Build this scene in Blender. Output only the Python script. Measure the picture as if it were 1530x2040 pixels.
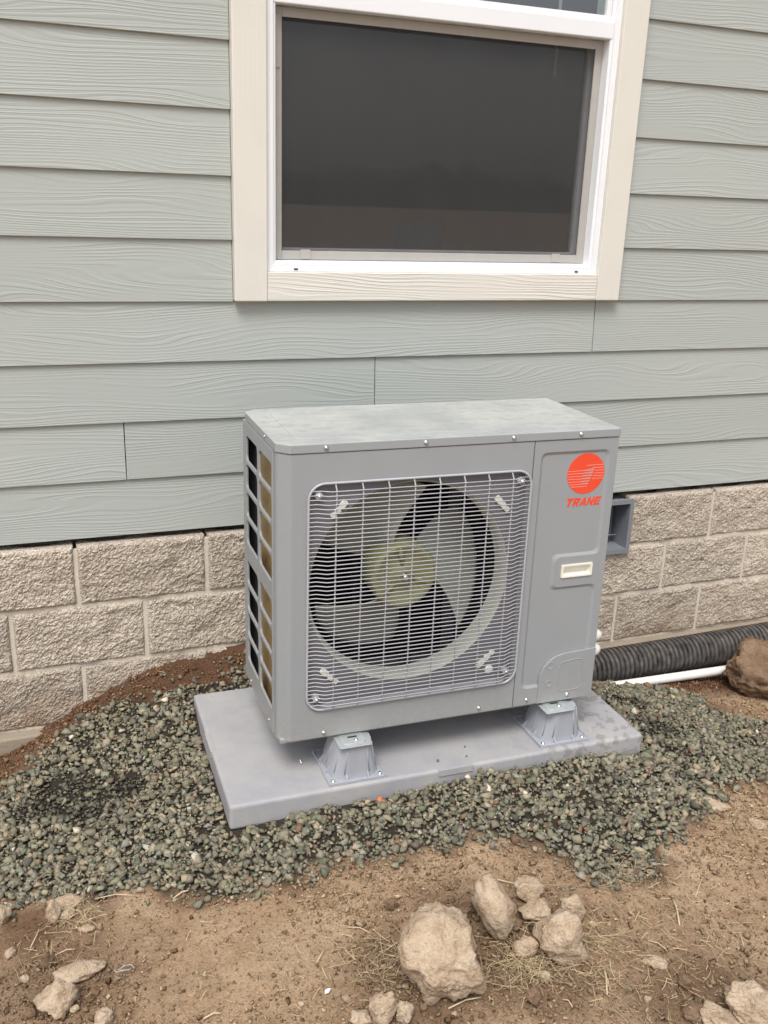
import bpy, bmesh, math, random
import numpy as np
from mathutils import Vector, Matrix, noise
random.seed(7); RNG = np.random.default_rng(11)
R = math.radians
for o in list(bpy.data.objects): bpy.data.objects.remove(o)
scene = bpy.context.scene
C = scene.collection

# ------------------------------------------------------------------ camera
CAM = np.array([0.2753, -2.8647, 1.6359]); FPX = 1881.94
CR = np.array([0.9339, -0.3559, 0.0345]); CU = np.array([0.0806, 0.3034, 0.9494]); CF = np.array([0.3484, 0.8839, -0.3120])
cam = bpy.data.cameras.new('camera'); co = bpy.data.objects.new('camera', cam); C.objects.link(co)
cam.sensor_fit = 'VERTICAL'; cam.sensor_height = 32.0; cam.sensor_width = 24.0
cam.lens = FPX / 2040 * 32.0; cam.clip_start = 0.05; cam.clip_end = 2000
m = Matrix.Identity(4)
for i in range(3): m[i][0], m[i][1], m[i][2], m[i][3] = CR[i], CU[i], -CF[i], CAM[i]
co.matrix_world = m
scene.camera = co
scene.render.resolution_x = 768; scene.render.resolution_y = 1024

# ------------------------------------------------------------------ light
SUN_EL, SUN_AZ = R(58), R(212)
w = bpy.data.worlds.new('World'); scene.world = w; w.use_nodes = True
nt = w.node_tree; bg = nt.nodes['Background']
sky = nt.nodes.new('ShaderNodeTexSky'); sky.sky_type = 'NISHITA'; sky.sun_disc = False
sky.sun_elevation = SUN_EL; sky.sun_rotation = SUN_AZ; sky.dust_density = 4.0; sky.air_density = 1.0; sky.ozone_density = 1.0
hsv = nt.nodes.new('ShaderNodeHueSaturation'); hsv.inputs['Saturation'].default_value = 0.42
nt.links.new(sky.outputs[0], hsv.inputs['Color']); nt.links.new(hsv.outputs[0], bg.inputs['Color'])
bg.inputs['Strength'].default_value = 0.12
sl = bpy.data.lights.new('sun', 'SUN'); sl.energy = 1.5; sl.angle = R(24); sl.color = (1.0, 0.97, 0.93)
so = bpy.data.objects.new('sun', sl); C.objects.link(so)
sd = Vector((math.sin(SUN_AZ)*math.cos(SUN_EL), math.cos(SUN_AZ)*math.cos(SUN_EL), math.sin(SUN_EL)))
so.rotation_euler = (-sd).to_track_quat('-Z', 'Y').to_euler(); so.location = sd*20
vs = scene.view_settings; vs.view_transform = 'Standard'; vs.look = 'None'; vs.gamma = 1; vs.use_curve_mapping = False
vs.exposure = 0.57

# ------------------------------------------------------------------ helpers
def ray(px, py): return CF + CR*(px-765)/FPX - CU*(py-1020)/FPX
def at_z(px, py, z):
    d = ray(px, py); return CAM + d*(z-CAM[2])/d[2]
def at_y(px, py, y):
    d = ray(px, py); return CAM + d*(y-CAM[1])/d[1]
def tag(o, label=None, cat=None, group=None, kind=None):
    if label: o['label'] = label
    if cat: o['category'] = cat
    if group: o['group'] = group
    if kind: o['kind'] = kind
    return o
def link(name, me, mat=None, parent=None, smooth=False, loc=(0,0,0), rot=(0,0,0)):
    if mat and not me.materials: me.materials.append(mat)
    if smooth: me.shade_smooth()
    o = bpy.data.objects.new(name, me); C.objects.link(o); o.location = loc; o.rotation_euler = rot
    if parent: o.parent = parent
    return o
def empty(name, loc=(0,0,0), rz=0):
    o = bpy.data.objects.new(name, None); C.objects.link(o); o.location = loc; o.rotation_euler = (0,0,rz)
    o.empty_display_size = .1; return o
def mesh(name, v, f):
    me = bpy.data.meshes.new(name); me.from_pydata([tuple(p) for p in v], [], [tuple(q) for q in f]); me.update(); return me
def bmesh_to(bm, name):
    me = bpy.data.meshes.new(name); bmesh.ops.recalc_face_normals(bm, faces=bm.faces); bm.to_mesh(me); bm.free(); return me
def bevel(o, wd=.004, seg=2, ang=40):
    b = o.modifiers.new('bevel', 'BEVEL'); b.width = wd; b.segments = seg; b.limit_method = 'ANGLE'; b.angle_limit = R(ang)
    return o
def box_bm(bm, x0, x1, y0, y1, z0, z1):
    vs_ = [bm.verts.new(p) for p in ((x0,y0,z0),(x1,y0,z0),(x1,y1,z0),(x0,y1,z0),(x0,y0,z1),(x1,y0,z1),(x1,y1,z1),(x0,y1,z1))]
    for f in ((0,3,2,1),(4,5,6,7),(0,1,5,4),(1,2,6,5),(2,3,7,6),(3,0,4,7)): bm.faces.new([vs_[i] for i in f])
def box(name, b, mat, parent=None, bev=0, seg=2):
    bm = bmesh.new(); box_bm(bm, *b); o = link(name, bmesh_to(bm, name), mat, parent)
    if bev: bevel(o, bev, seg)
    return o
def boxes(name, bs, mat, parent=None, bev=0):
    bm = bmesh.new()
    for b in bs: box_bm(bm, *b)
    o = link(name, bmesh_to(bm, name), mat, parent)
    if bev: bevel(o, bev)
    return o
def rrect(x0, x1, z0, z1, r, n=5):
    pts = []
    for cx, cz, a0 in ((x1-r,z1-r,0),(x0+r,z1-r,90),(x0+r,z0+r,180),(x1-r,z0+r,270)):
        for i in range(n+1):
            a = R(a0+90*i/n); pts.append((cx+r*math.cos(a), cz+r*math.sin(a)))
    return pts
def circle(cx, cz, r, n=48): return [(cx+r*math.cos(2*math.pi*i/n), cz+r*math.sin(2*math.pi*i/n)) for i in range(n)]
def round_poly(pts, r, n=4):
    out = []; N = len(pts)
    for i in range(N):
        p = Vector(pts[i]); a = Vector(pts[i-1]); b = Vector(pts[(i+1) % N])
        da = (a-p); db = (b-p); rr = min(r, da.length*.45, db.length*.45)
        p0 = p+da.normalized()*rr; p1 = p+db.normalized()*rr
        for k in range(n+1):
            t = k/n; q = p0*(1-t)**2 + p*2*t*(1-t) + p1*t*t; out.append((q.x, q.y))
    return out
def fill_bm(bm, outer, holes, fn):
    """flat face with holes; fn maps 2-D to 3-D"""
    edges = []
    for loop in [outer]+list(holes):
        vv = [bm.verts.new(fn(*p)) for p in loop]
        for i in range(len(vv)): edges.append(bm.edges.new((vv[i], vv[(i+1) % len(vv)])))
    bmesh.ops.triangle_fill(bm, use_beauty=True, use_dissolve=False, edges=edges)
def prism_bm(bm, poly, fn, h0, h1):
    a = [bm.verts.new(fn(p[0], p[1], h0)) for p in poly]; b = [bm.verts.new(fn(p[0], p[1], h1)) for p in poly]
    n = len(poly)
    bm.faces.new(a); bm.faces.new(b[::-1])
    for i in range(n): bm.faces.new((a[i], a[(i+1) % n], b[(i+1) % n], b[i]))
def tube_data(path, rad, n=8, closed=False, caps=True):
    P = [Vector(p) for p in path]; N = len(P); V = []; F = []
    up = Vector((0,0,1)); prev = None
    for i in range(N):
        if closed: t = (P[(i+1) % N]-P[i-1]).normalized()
        else: t = (P[min(i+1,N-1)]-P[max(i-1,0)]).normalized()
        if prev is None:
            a = t.cross(up)
            if a.length < .1: a = t.cross(Vector((0,1,0)))
        else: a = prev - t*prev.dot(t)
        a.normalize(); b = t.cross(a); prev = a
        r = rad[i] if hasattr(rad, '__len__') else rad
        for k in range(n):
            q = 2*math.pi*k/n; V.append(P[i]+a*(r*math.cos(q))+b*(r*math.sin(q)))
    for i in range(N if closed else N-1):
        j = (i+1) % N
        for k in range(n): F.append((i*n+k, i*n+(k+1) % n, j*n+(k+1) % n, j*n+k))
    if caps and not closed:
        F.append(tuple(range(n))[::-1]); F.append(tuple(range((N-1)*n, N*n)))
    return V, F
def tube(name, path, rad, mat, parent=None, n=8, closed=False):
    v, f = tube_data(path, rad, n, closed); return link(name, mesh(name, v, f), mat, parent, smooth=True)
def lathe_bm(bm, prof, fn, n=32, close_top=True):
    rings = []
    for r, h in prof:
        rings.append([bm.verts.new(fn(r*math.cos(2*math.pi*k/n), r*math.sin(2*math.pi*k/n), h)) for k in range(n)])
    for i in range(len(rings)-1):
        for k in range(n): bm.faces.new((rings[i][k], rings[i][(k+1) % n], rings[i+1][(k+1) % n], rings[i+1][k]))
    if close_top: bm.faces.new(rings[-1])
# fast mesh from numpy triangles, with a colour per vertex
def np_mesh(name, V, T, col=None, extra=None):
    me = bpy.data.meshes.new(name); k = T.shape[1]
    me.vertices.add(len(V)); me.vertices.foreach_set('co', V.astype(np.float32).ravel())
    me.loops.add(T.size); me.loops.foreach_set('vertex_index', T.astype(np.int32).ravel())
    me.polygons.add(len(T)); me.polygons.foreach_set('loop_start', np.arange(0, T.size, k, dtype=np.int32))
    try: me.polygons.foreach_set('loop_total', np.full(len(T), k, dtype=np.int32))
    except Exception: pass
    if col is not None:
        a = me.attributes.new('col', 'FLOAT_COLOR', 'POINT')
        a.data.foreach_set('color', np.c_[col, np.ones(len(col))].astype(np.float32).ravel())
    for nm, arr in (extra or {}).items():
        a = me.attributes.new(nm, 'FLOAT', 'POINT'); a.data.foreach_set('value', arr.astype(np.float32))
    me.update(); me.validate(); return me
def vnoise(x, y, seed=0):
    xi = np.floor(x).astype(np.int64); yi = np.floor(y).astype(np.int64); fx = x-xi; fy = y-yi
    fx = fx*fx*(3-2*fx); fy = fy*fy*(3-2*fy)
    def h(a, b):
        n = (a*374761393 + b*668265263 + seed*974634777) & 0xffffffff
        n = ((n ^ (n >> 13))*1274126177) & 0xffffffff
        return ((n ^ (n >> 16)) & 0xffff)/65535.0
    return (h(xi,yi)*(1-fx)+h(xi+1,yi)*fx)*(1-fy)+(h(xi,yi+1)*(1-fx)+h(xi+1,yi+1)*fx)*fy
def fbm(x, y, o=4, seed=0):
    s = 0; a = .5; t = 0
    for i in range(o): s = s+a*vnoise(x*2**i, y*2**i, seed+i); t += a; a *= .5
    return s/t

# ------------------------------------------------------------------ materials
class N:
    def __init__(s, name):
        s.m = bpy.data.materials.new(name); s.m.use_nodes = True; s.t = s.m.node_tree
        s.b = s.t.nodes['Principled BSDF']; s.out = s.t.nodes['Material Output']
    def n(s, typ, **kw):
        nd = s.t.nodes.new(typ)
        for k, v in kw.items(): setattr(nd, k, v)
        return nd
    def l(s, a, b): s.t.links.new(a, b)
    def val(s, nd, **kw):
        for k, v in kw.items(): nd.inputs[k.replace('_', ' ')].default_value = v
        return nd
    def coord(s, rand=True, scale=(1,1,1)):
        tc = s.n('ShaderNodeTexCoord'); mp = s.n('ShaderNodeMapping'); s.l(tc.outputs['Object'], mp.inputs['Vector'])
        mp.inputs['Scale'].default_value = scale
        if rand:
            oi = s.n('ShaderNodeObjectInfo'); mu = s.n('ShaderNodeVectorMath', operation='SCALE')
            mu.inputs[0].default_value = (37, 11, 23); s.l(oi.outputs['Random'], mu.inputs['Scale']); s.l(mu.outputs[0], mp.inputs['Location'])
        return mp.outputs[0]
    def noise(s, vec, scale, detail=4, rough=.55, out='Fac'):
        nd = s.n('ShaderNodeTexNoise'); s.val(nd, Scale=scale, Detail=detail, Roughness=rough); s.l(vec, nd.inputs['Vector']); return nd.outputs[out]
    def ramp(s, fac, stops):
        r = s.n('ShaderNodeValToRGB'); e = r.color_ramp.elements
        while len(e) < len(stops): e.new(.5)
        for i, (p, c) in enumerate(stops):
            e[i].position = p; e[i].color = (c, c, c, 1) if not hasattr(c, '__len__') else (*c, 1)
        s.l(fac, r.inputs[0]); return r.outputs[0]
    def mix(s, fac, a, b, mode='MIX'):
        x = s.n('ShaderNodeMix', data_type='RGBA', blend_type=mode)
        for sock, v in ((x.inputs[0], fac), (x.inputs[6], a), (x.inputs[7], b)):
            if hasattr(v, 'links'): s.l(v, sock)
            elif hasattr(v, '__len__'): sock.default_value = (*v, 1)
            else: sock.default_value = v
        return x.outputs[2]
    def math(s, op, a, b=0.0):
        x = s.n('ShaderNodeMath', operation=op)
        for sock, v in ((x.inputs[0], a), (x.inputs[1], b)):
            if hasattr(v, 'links'): s.l(v, sock)
            else: sock.default_value = v
        return x.outputs[0]
    def bump(s, h, strength=.3, dist=.01, nrm=None):
        b = s.n('ShaderNodeBump'); b.inputs['Strength'].default_value = strength; b.inputs['Distance'].default_value = dist
        s.l(h, b.inputs['Height'])
        if nrm: s.l(nrm, b.inputs['Normal'])
        return b.outputs[0]
    def set(s, color=None, rough=None, metal=None, nrm=None, spec=None):
        for k, v in (('Base Color', color), ('Roughness', rough), ('Metallic', metal), ('Normal', nrm), ('Specular IOR Level', spec)):
            if v is None: continue
            if hasattr(v, 'links'): s.l(v, s.b.inputs[k])
            elif hasattr(v, '__len__'): s.b.inputs[k].default_value = (*v, 1)
            else: s.b.inputs[k].default_value = v
        return s.m
def simple(name, col, rough=.5, metal=0, var=.06, vs_=8, bstr=0, bs=200, bd=.001, spec=None):
    k = N(name); c = k.coord(); nz = k.noise(c, vs_, 5)
    cc = k.mix(nz, tuple(x*(1-var) for x in col), tuple(min(1, x*(1+var)) for x in col))
    nr = k.bump(k.noise(c, bs, 3), bstr, bd) if bstr else None
    return k.set(cc, k.ramp(nz, [(0, rough*.9), (1, min(1, rough*1.12))]), metal, nr, spec)

def mat_siding(name, col, amp=95.0, strength=.32, vert=False):
    k = N(name); tc = k.n('ShaderNodeTexCoord'); sx = k.n('ShaderNodeSeparateXYZ'); k.l(tc.outputs['Object'], sx.inputs[0])
    AX, AZ = ('Z', 'X') if vert else ('X', 'Z')
    oi = k.n('ShaderNodeObjectInfo'); rnd = k.math('MULTIPLY', oi.outputs['Random'], 57.0)
    def vec(sx_, sz_, o):
        cx = k.n('ShaderNodeCombineXYZ'); k.l(k.math('MULTIPLY', sx.outputs[AX], sx_), cx.inputs['X'])
        k.l(k.math('MULTIPLY', sx.outputs[AZ], sz_), cx.inputs['Y']); k.l(k.math('ADD', rnd, o), cx.inputs['Z']); return cx.outputs[0]
    n1 = k.noise(vec(1.25, 7.5, 0), 1.0, 1.5, .45); n2 = k.noise(vec(7, 40, 3), 1.0, 2, .5)
    ph = k.math('ADD', k.math('ADD', k.math('MULTIPLY', sx.outputs[AZ], 520.0), k.math('MULTIPLY', n1, amp)), k.math('MULTIPLY', n2, 2.6))
    s_ = k.math('SINE', ph); ridge = k.math('POWER', k.math('MULTIPLY', k.math('ADD', s_, 1.0), .5), 2.2)
    s2 = k.math('SINE', k.math('MULTIPLY', ph, 2.37)); fine = k.math('MULTIPLY', k.math('ADD', s2, 1.0), .22)
    msk = k.ramp(k.noise(vec(2.2, 14, 9), 1.0, 2, .5), [(.36, .12), (.62, 1.0)])
    h = k.math('MULTIPLY', k.math('ADD', ridge, fine), msk)
    h = k.math('ADD', h, k.math('MULTIPLY', k.noise(tc.outputs['Object'], 320, 2), .18))
    big = k.noise(vec(.8, 1.6, 20), 1.0, 3)
    c = k.mix(big, tuple(x*.95 for x in col), tuple(x*1.05 for x in col))
    drip = k.ramp(k.noise(vec(5, 5, 31), 1.0, 5, .65), [(.5, 0.0), (.8, .16)])
    c = k.mix(drip, c, (.47, .45, .39))
    tone = k.n('ShaderNodeHueSaturation'); k.l(c, tone.inputs['Color']); tv = k.n('ShaderNodeMapRange'); k.l(oi.outputs['Random'], tv.inputs[0]); tv.inputs[3].default_value = .97; tv.inputs[4].default_value = 1.03
    k.l(tv.outputs[0], tone.inputs['Value'])
    return k.set(tone.outputs[0], .55, 0, k.bump(h, strength, .0022), .35)
M = {}
M['siding'] = mat_siding('painted_fibre_cement', (.395, .424, .402))
M['trim'] = mat_siding('cream_trim_paint', (.69, .672, .61), 80.0, .42)
M['trim_v'] = mat_siding('cream_trim_paint_upright', (.69, .672, .61), 30.0, .10, True)
M['vinyl'] = simple('white_vinyl', (.79, .81, .83), .35, var=.04, vs_=5)
M['screenframe'] = simple('dusty_grey_aluminium', (.40, .385, .36), .6, var=.10, vs_=30)
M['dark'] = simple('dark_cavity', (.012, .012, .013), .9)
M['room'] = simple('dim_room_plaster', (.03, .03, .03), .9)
M['sheath'] = simple('dark_sheathing', (.05, .04, .03), .9)

def mat_block():
    k = N('split_face_concrete'); c = k.coord()
    a = k.noise(c, 16, 6, .65); b = k.noise(c, 130, 4, .75); v = k.n('ShaderNodeTexVoronoi'); v.inputs['Scale'].default_value = 190; k.l(c, v.inputs['Vector'])
    col = k.ramp(a, [(.25, (.350, .292, .228)), (.5, (.470, .404, .322)), (.75, (.58, .508, .415))])
    col = k.mix(k.ramp(b, [(.45, .0), (.66, .85)]), col, (.70, .63, .55))
    col = k.mix(k.ramp(b, [(.30, .8), (.44, .0)]), col, (.15, .115, .09))
    col = k.mix(k.ramp(v.outputs['Color'], [(.0, .5), (.35, 0.0)]), col, (.11, .085, .07))
    ge = k.n('ShaderNodeNewGeometry'); sz = k.n('ShaderNodeSeparateXYZ'); k.l(ge.outputs['Position'], sz.inputs[0])
    st = k.math('MULTIPLY', k.ramp(sz.outputs['Z'], [(.0, .75), (.26, 0.0)]), k.ramp(k.noise(ge.outputs['Position'], 7, 5, .65), [(.38, .1), (.65, 1.0)]))
    col = k.mix(st, col, (.27, .175, .105))
    oi = k.n('ShaderNodeObjectInfo'); tv = k.n('ShaderNodeMapRange'); k.l(oi.outputs['Random'], tv.inputs[0]); tv.inputs[3].default_value = .90; tv.inputs[4].default_value = 1.08
    hs = k.n('ShaderNodeHueSaturation'); k.l(col, hs.inputs['Color']); k.l(tv.outputs[0], hs.inputs['Value']); col = hs.outputs[0]
    h = k.math('ADD', k.math('MULTIPLY', a, .6), k.math('ADD', k.math('MULTIPLY', b, .5), k.math('MULTIPLY', v.outputs['Distance'], .35)))
    return k.set(col, .95, 0, k.bump(h, .9, .010), .1)
M['block'] = mat_block()
M['mortar'] = simple('pale_mortar', (.60, .545, .46), .95, var=.14, vs_=14, bstr=.5, bs=160, bd=.003, spec=.1)
M['footing'] = simple('poured_concrete', (.31, .26, .20), .95, var=.2, vs_=9, bstr=.5, bs=90, bd=.003, spec=.1)
M['ventplastic'] = simple('grey_vent_plastic', (.20, .215, .245), .45, var=.06)

def mat_glass():
    k = N('window_glass'); t = k.t; t.nodes.remove(k.b)
    fr = k.n('ShaderNodeFresnel'); fr.inputs['IOR'].default_value = 3.1
    tr = k.n('ShaderNodeBsdfTransparent'); tr.inputs[0].default_value = (.82, .86, .85, 1)
    gl = k.n('ShaderNodeBsdfGlossy'); gl.inputs['Roughness'].default_value = .012
    mx = k.n('ShaderNodeMixShader'); ge = k.n('ShaderNodeNewGeometry'); k.l(k.math('MULTIPLY', fr.outputs[0], k.math('SUBTRACT', 1.0, ge.outputs['Backfacing'])), mx.inputs[0]); k.l(tr.outputs[0], mx.inputs[1]); k.l(gl.outputs[0], mx.inputs[2])
    k.l(mx.outputs[0], k.out.inputs['Surface']); return k.m
M['glass'] = mat_glass()
def mat_screen():
    k = N('insect_screen_mesh'); t = k.t
    tr = k.n('ShaderNodeBsdfTransparent'); c = k.coord(False)
    nz = k.noise(c, 6, 4); fac = k.ramp(nz, [(.3, .34), (.7, .40)])
    st = k.coord(False, (60, 60, 2.0)); streak = k.noise(st, 1.0, 2)
    k.set(k.mix(streak, (.060, .061, .062), (.080, .080, .080)), .8, .0, None, .2)
    mx = k.n('ShaderNodeMixShader'); k.l(fac, mx.inputs[0]); k.l(tr.outputs[0], mx.inputs[1]); k.l(k.b.outputs[0], mx.inputs[2])
    k.l(mx.outputs[0], k.out.inputs['Surface']); return k.m
M['screen'] = mat_screen()

def mat_cabinet(name, col, dust=.25):
    k = N(name); c = k.coord(False); nz = k.noise(c, 4, 5); sp = k.noise(c, 420, 2)
    cc = k.mix(nz, tuple(x*.96 for x in col), tuple(x*1.04 for x in col))
    d = k.ramp(k.noise(c, 7, 6, .7), [(.45, 0), (.8, dust)])
    cc = k.mix(d, cc, (.44, .42, .385))
    tz = k.n('ShaderNodeSeparateXYZ'); k.l(c, tz.inputs[0]); low = k.ramp(tz.outputs['Z'], [(0.0, .55), (.14, 0.0)])
    cc = k.mix(k.math('MULTIPLY', low, k.ramp(k.noise(c, 60, 5, .7), [(.45, 0), (.62, 1)])), cc, (.40, .35, .28))
    wob = k.bump(k.noise(c, 3.5, 2), .06, .05)
    return k.set(cc, k.ramp(nz, [(0, .36), (1, .50)]), 0, k.bump(sp, .08, .0006, wob), .45)
M['cabinet'] = mat_cabinet('grey_powder_coat', (.290, .308, .322), .12)
def mat_cap():
    k = N('dusty_grey_powder_coat'); c = k.coord(False)
    a = k.noise(c, 5.5, 7, .62); b = k.noise(c, 38, 5, .6); s2 = k.coord(False, (4, 22, 1)); w_ = k.noise(s2, 2.2, 5, .6)
    film = k.ramp(a, [(.30, .30), (.62, .85)]); spots = k.ramp(k.math('MULTIPLY', b, w_), [(.24, 1.0), (.34, .45)])
    ge = k.n('ShaderNodeNewGeometry'); sn = k.n('ShaderNodeSeparateXYZ'); k.l(ge.outputs['True Normal'], sn.inputs[0])
    up = k.ramp(sn.outputs['Z'], [(.55, 0.0), (.9, 1.0)])
    cc = k.mix(k.math('MULTIPLY', k.math('MULTIPLY', film, spots), up), (.300, .320, .334), (.50, .51, .465))
    return k.set(cc, k.mix(up, (.42,.42,.42), k.ramp(a, [(.3, .38), (.7, .6)])), 0, k.bump(b, .05, .001), .5)
M['cap'] = mat_cap()
M['wire'] = simple('grey_coated_wire', (.42, .42, .445), .32, spec=.5)
M['steel'] = simple('bright_zinc', (.72, .72, .72), .25, 1.0)
M['galv'] = simple('galvanised_sheet', (.56, .60, .60), .42, .55, var=.12, vs_=40)
M['shroud'] = simple('grille_shaded_mauve_sheet', (.165, .165, .185), .5, var=.05)  # mauve grey, darkened to put the grille wires' shade into the plate
M['ring'] = simple('pale_orifice_plastic', (.44, .45, .40), .5)
M['fan'] = simple('olive_fan_hub_plastic', (.225, .23, .12), .45, var=.06)
M['fan2'] = simple('grey_fan_blade_plastic', (.25, .265, .225), .4, var=.06)
M['whiteplastic'] = simple('ivory_plastic', (.80, .78, .68), .45)
M['clip'] = simple('white_clip_plastic', (.74, .76, .70), .5)
M['red'] = simple('orange_red_vinyl', (.78, .072, .030), .4, var=.03)
M['stripe'] = simple('pale_pink_print', (.75, .36, .30), .45)
M['stripe2'] = simple('grey_print', (.37, .33, .34), .45)
def mat_coil():
    k = N('gold_coil_fins'); c = k.coord(False, (1, 1, 1)); sx = k.n('ShaderNodeSeparateXYZ'); k.l(c, sx.inputs[0])
    s_ = k.math('SINE', k.math('MULTIPLY', sx.outputs['Y'], 2600.0)); nz = k.noise(k.coord(False, (1, 30, 4)), 2, 3)
    return k.set(k.mix(nz, (.34, .225, .085), (.46, .33, .15)), .42, .35, k.bump(s_, .25, .001), .4)
M['coil'] = mat_coil()
def mat_pad():
    k = N('grey_pad_plastic'); c = k.coord(False)
    a = k.noise(c, 5, 6, .65); b = k.noise(c, 24, 5, .6); sp = k.noise(c, 300, 2)
    cc = k.mix(k.ramp(a, [(.34, 0), (.66, .8)]), (.315, .317, .345), (.44, .425, .405))
    sx = k.n('ShaderNodeSeparateXYZ'); k.l(c, sx.inputs[0])
    right = k.ramp(sx.outputs['X'], [(.80, 0.0), (.98, 1.0)])
    mud = k.math('MULTIPLY', k.ramp(b, [(.52, 0), (.57, .55)]), right)
    cc = k.mix(mud, cc, (.21, .19, .17))
    g2 = k.noise(c, 130, 3, .6); cc = k.mix(k.ramp(k.math('MULTIPLY', g2, k.ramp(a, [(.4, .75), (.6, 1.05)])), [(.62, 0), (.70, .6)]), cc, (.20, .17, .14))
    return k.set(cc, .62, 0, k.bump(sp, .12, .001), .3)
M['pad'] = mat_pad()
M['riser'] = simple('grey_riser_plastic', (.36, .375, .41), .5, var=.07, vs_=20)
def mat_pipe():
    k = N('black_corrugated_plastic'); c = k.coord(False); a = k.noise(c, 30, 6, .7)
    cc = k.mix(k.ramp(a, [(.38, .06), (.70, .75)]), (.024, .024, .026), (.18, .158, .138))
    return k.set(cc, k.ramp(a, [(.3, .35), (.7, .75)]), 0, None, .5)
M['pipe'] = mat_pipe()
M['pvc'] = simple('white_pvc', (.80, .78, .73), .4, var=.10, vs_=30)

def mat_ground():
    k = N('bare_clay_soil'); tc = k.n('ShaderNodeTexCoord'); c = tc.outputs['Object']
    at = k.n('ShaderNodeAttribute', attribute_name='moist_shade'); gr = k.n('ShaderNodeAttribute', attribute_name='grit_shade'); dk = k.n('ShaderNodeAttribute', attribute_name='sand')
    a = k.noise(c, 3.2, 6, .65); b = k.noise(c, 26, 6, .7); d = k.noise(c, 140, 4, .7); e = k.noise(c, 420, 2, .6)
    dry = k.ramp(a, [(.28, (.275, .176, .106)), (.5, (.42, .288, .180)), (.72, (.55, .405, .27))])
    dry = k.mix(k.ramp(b, [(.42, 0), (.72, .6)]), dry, (.52, .385, .258))
    dry = k.mix(k.ramp(d, [(.30, .65), (.5, 0)]), dry, (.115, .070, .044))
    dry = k.mix(k.ramp(e, [(.60, 0), (.70, .5)]), dry, (.46, .35, .245))
    moist_shade = k.mix(b, (.085, .044, .027), (.165, .092, .056))
    col = k.mix(at.outputs['Fac'], dry, moist_shade)
    col = k.mix(gr.outputs['Fac'], col, k.mix(d, (.016, .015, .012), (.06, .056, .045)))  # grit under the stones, darkened to put shade into the gravel's gaps
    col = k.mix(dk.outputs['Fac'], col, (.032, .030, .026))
    h = k.math('ADD', k.math('MULTIPLY', b, .5), k.math('ADD', k.math('MULTIPLY', d, .5), k.math('MULTIPLY', e, .25)))
    return k.set(col, .97, 0, k.bump(h, .9, .014), .08)
M['ground'] = mat_ground()
def mat_attr(name, rough=.9, bs=180, bstr=.4, bd=.002, vary=.25):
    k = N(name); at = k.n('ShaderNodeAttribute', attribute_name='col'); tc = k.n('ShaderNodeTexCoord')
    nz = k.noise(tc.outputs['Object'], bs, 4, .65)
    c = k.mix(1.0, at.outputs['Color'], k.ramp(nz, [(.3, 1-vary), (.7, 1+vary*.0)]), 'MULTIPLY')
    return k.set(c, rough, 0, k.bump(nz, bstr, bd), .25)
M['gravel'] = mat_attr('crushed_grey_green_stone', .85)
M['crumb'] = mat_attr('soil_crumb', .97)
M['straw'] = mat_attr('dry_straw_stalk', .7, vary=.1)
def mat_rock(name, lo, mid, hi, soil=.5):
    k = N(name); c = k.coord(); a = k.noise(c, 22, 7, .68); b = k.noise(c, 95, 5, .7); vo = k.noise(c, 9, 4, .6)
    col = k.ramp(a, [(.28, lo), (.5, mid), (.72, hi)])
    col = k.mix(k.ramp(b, [(.3, .6), (.46, 0)]), col, tuple(x*.55 for x in lo))
    col = k.mix(k.ramp(vo, [(.5, 0), (.72, soil)]), col, (.30, .205, .135))
    h = k.math('ADD', k.math('MULTIPLY', a, .8), k.math('MULTIPLY', b, .6))
    return k.set(col, .96, 0, k.bump(h, 1.0, .018), .1)
M['rock'] = mat_rock('tan_limestone', (.43, .31, .205), (.61, .47, .335), (.73, .60, .455), .25)
M['clod'] = mat_rock('dried_clay_clod', (.185, .112, .068), (.265, .175, .112), (.34, .245, .168), .5)
M['fargreen'] = simple('distant_scrub', (.06, .065, .035), .95, var=.4, vs_=.05)

# ------------------------------------------------------------------ ground shape
PADX, PADY, PADR, PADW, PADD, PADZ, PADH = .6902, -.8022, -.0242, 1.2518, .611, .1399, .0734
def pad_pt(a, b): return (PADX+a*math.cos(PADR)-b*math.sin(PADR), PADY+a*math.sin(PADR)+b*math.cos(PADR))
ctrl = []
for px, py, z in ((-200,2040,.04),(0,2040,.045),(400,2040,.045),(765,2040,.045),(1200,2040,.045),(1530,2040,.045),(1700,2040,.04),(0,1880,.045),(400,1850,.05),(765,1850,.052),
                  (1200,1850,.05),(1530,1850,.04),(300,1700,.045),(765,1700,.065),(1200,1670,.065),(1530,1680,.03),(100,1740,.03),(-150,1700,0),
                  (215,1405,.085),(330,1400,.10),(420,1375,.11),(100,1480,.02),(0,1560,-.05),(0,1650,-.02),(150,1600,-.015),(300,1550,.03),(370,1480,.055),(-200,1560,-.08),
                  (1300,1372,-.055),(1420,1405,-.075),(1530,1405,-.085),(1440,1470,-.01),(1530,1500,-.005),(1650,1480,-.02),(1340,1450,.03),(1400,1540,.03)):
    q = at_z(px, py, z); ctrl.append((q[0], q[1], z))
for px, py in ((51,1480),(130,1430),(215,1380),(300,1340),(400,1312),(485,1290)):
    q = at_y(px, py, -.03); ctrl.append((q[0], -.03, q[2]))
for a, z in ((0,.06),(.25,.086),(.45,.084),(.6,.098),(.75,.106),(.9,.094),(1.05,.104),(1.25,.062)):
    q = pad_pt(a, -.03); ctrl.append((*q, z))
for b in (.15, .35, .55):
    q = pad_pt(-.03, b); ctrl.append((*q, .064+.03*(b > .5)))
for b, z in ((.15,.06),(.35,.05),(.55,.03)):
    q = pad_pt(PADW+.04, b); ctrl.append((*q, z))
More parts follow.
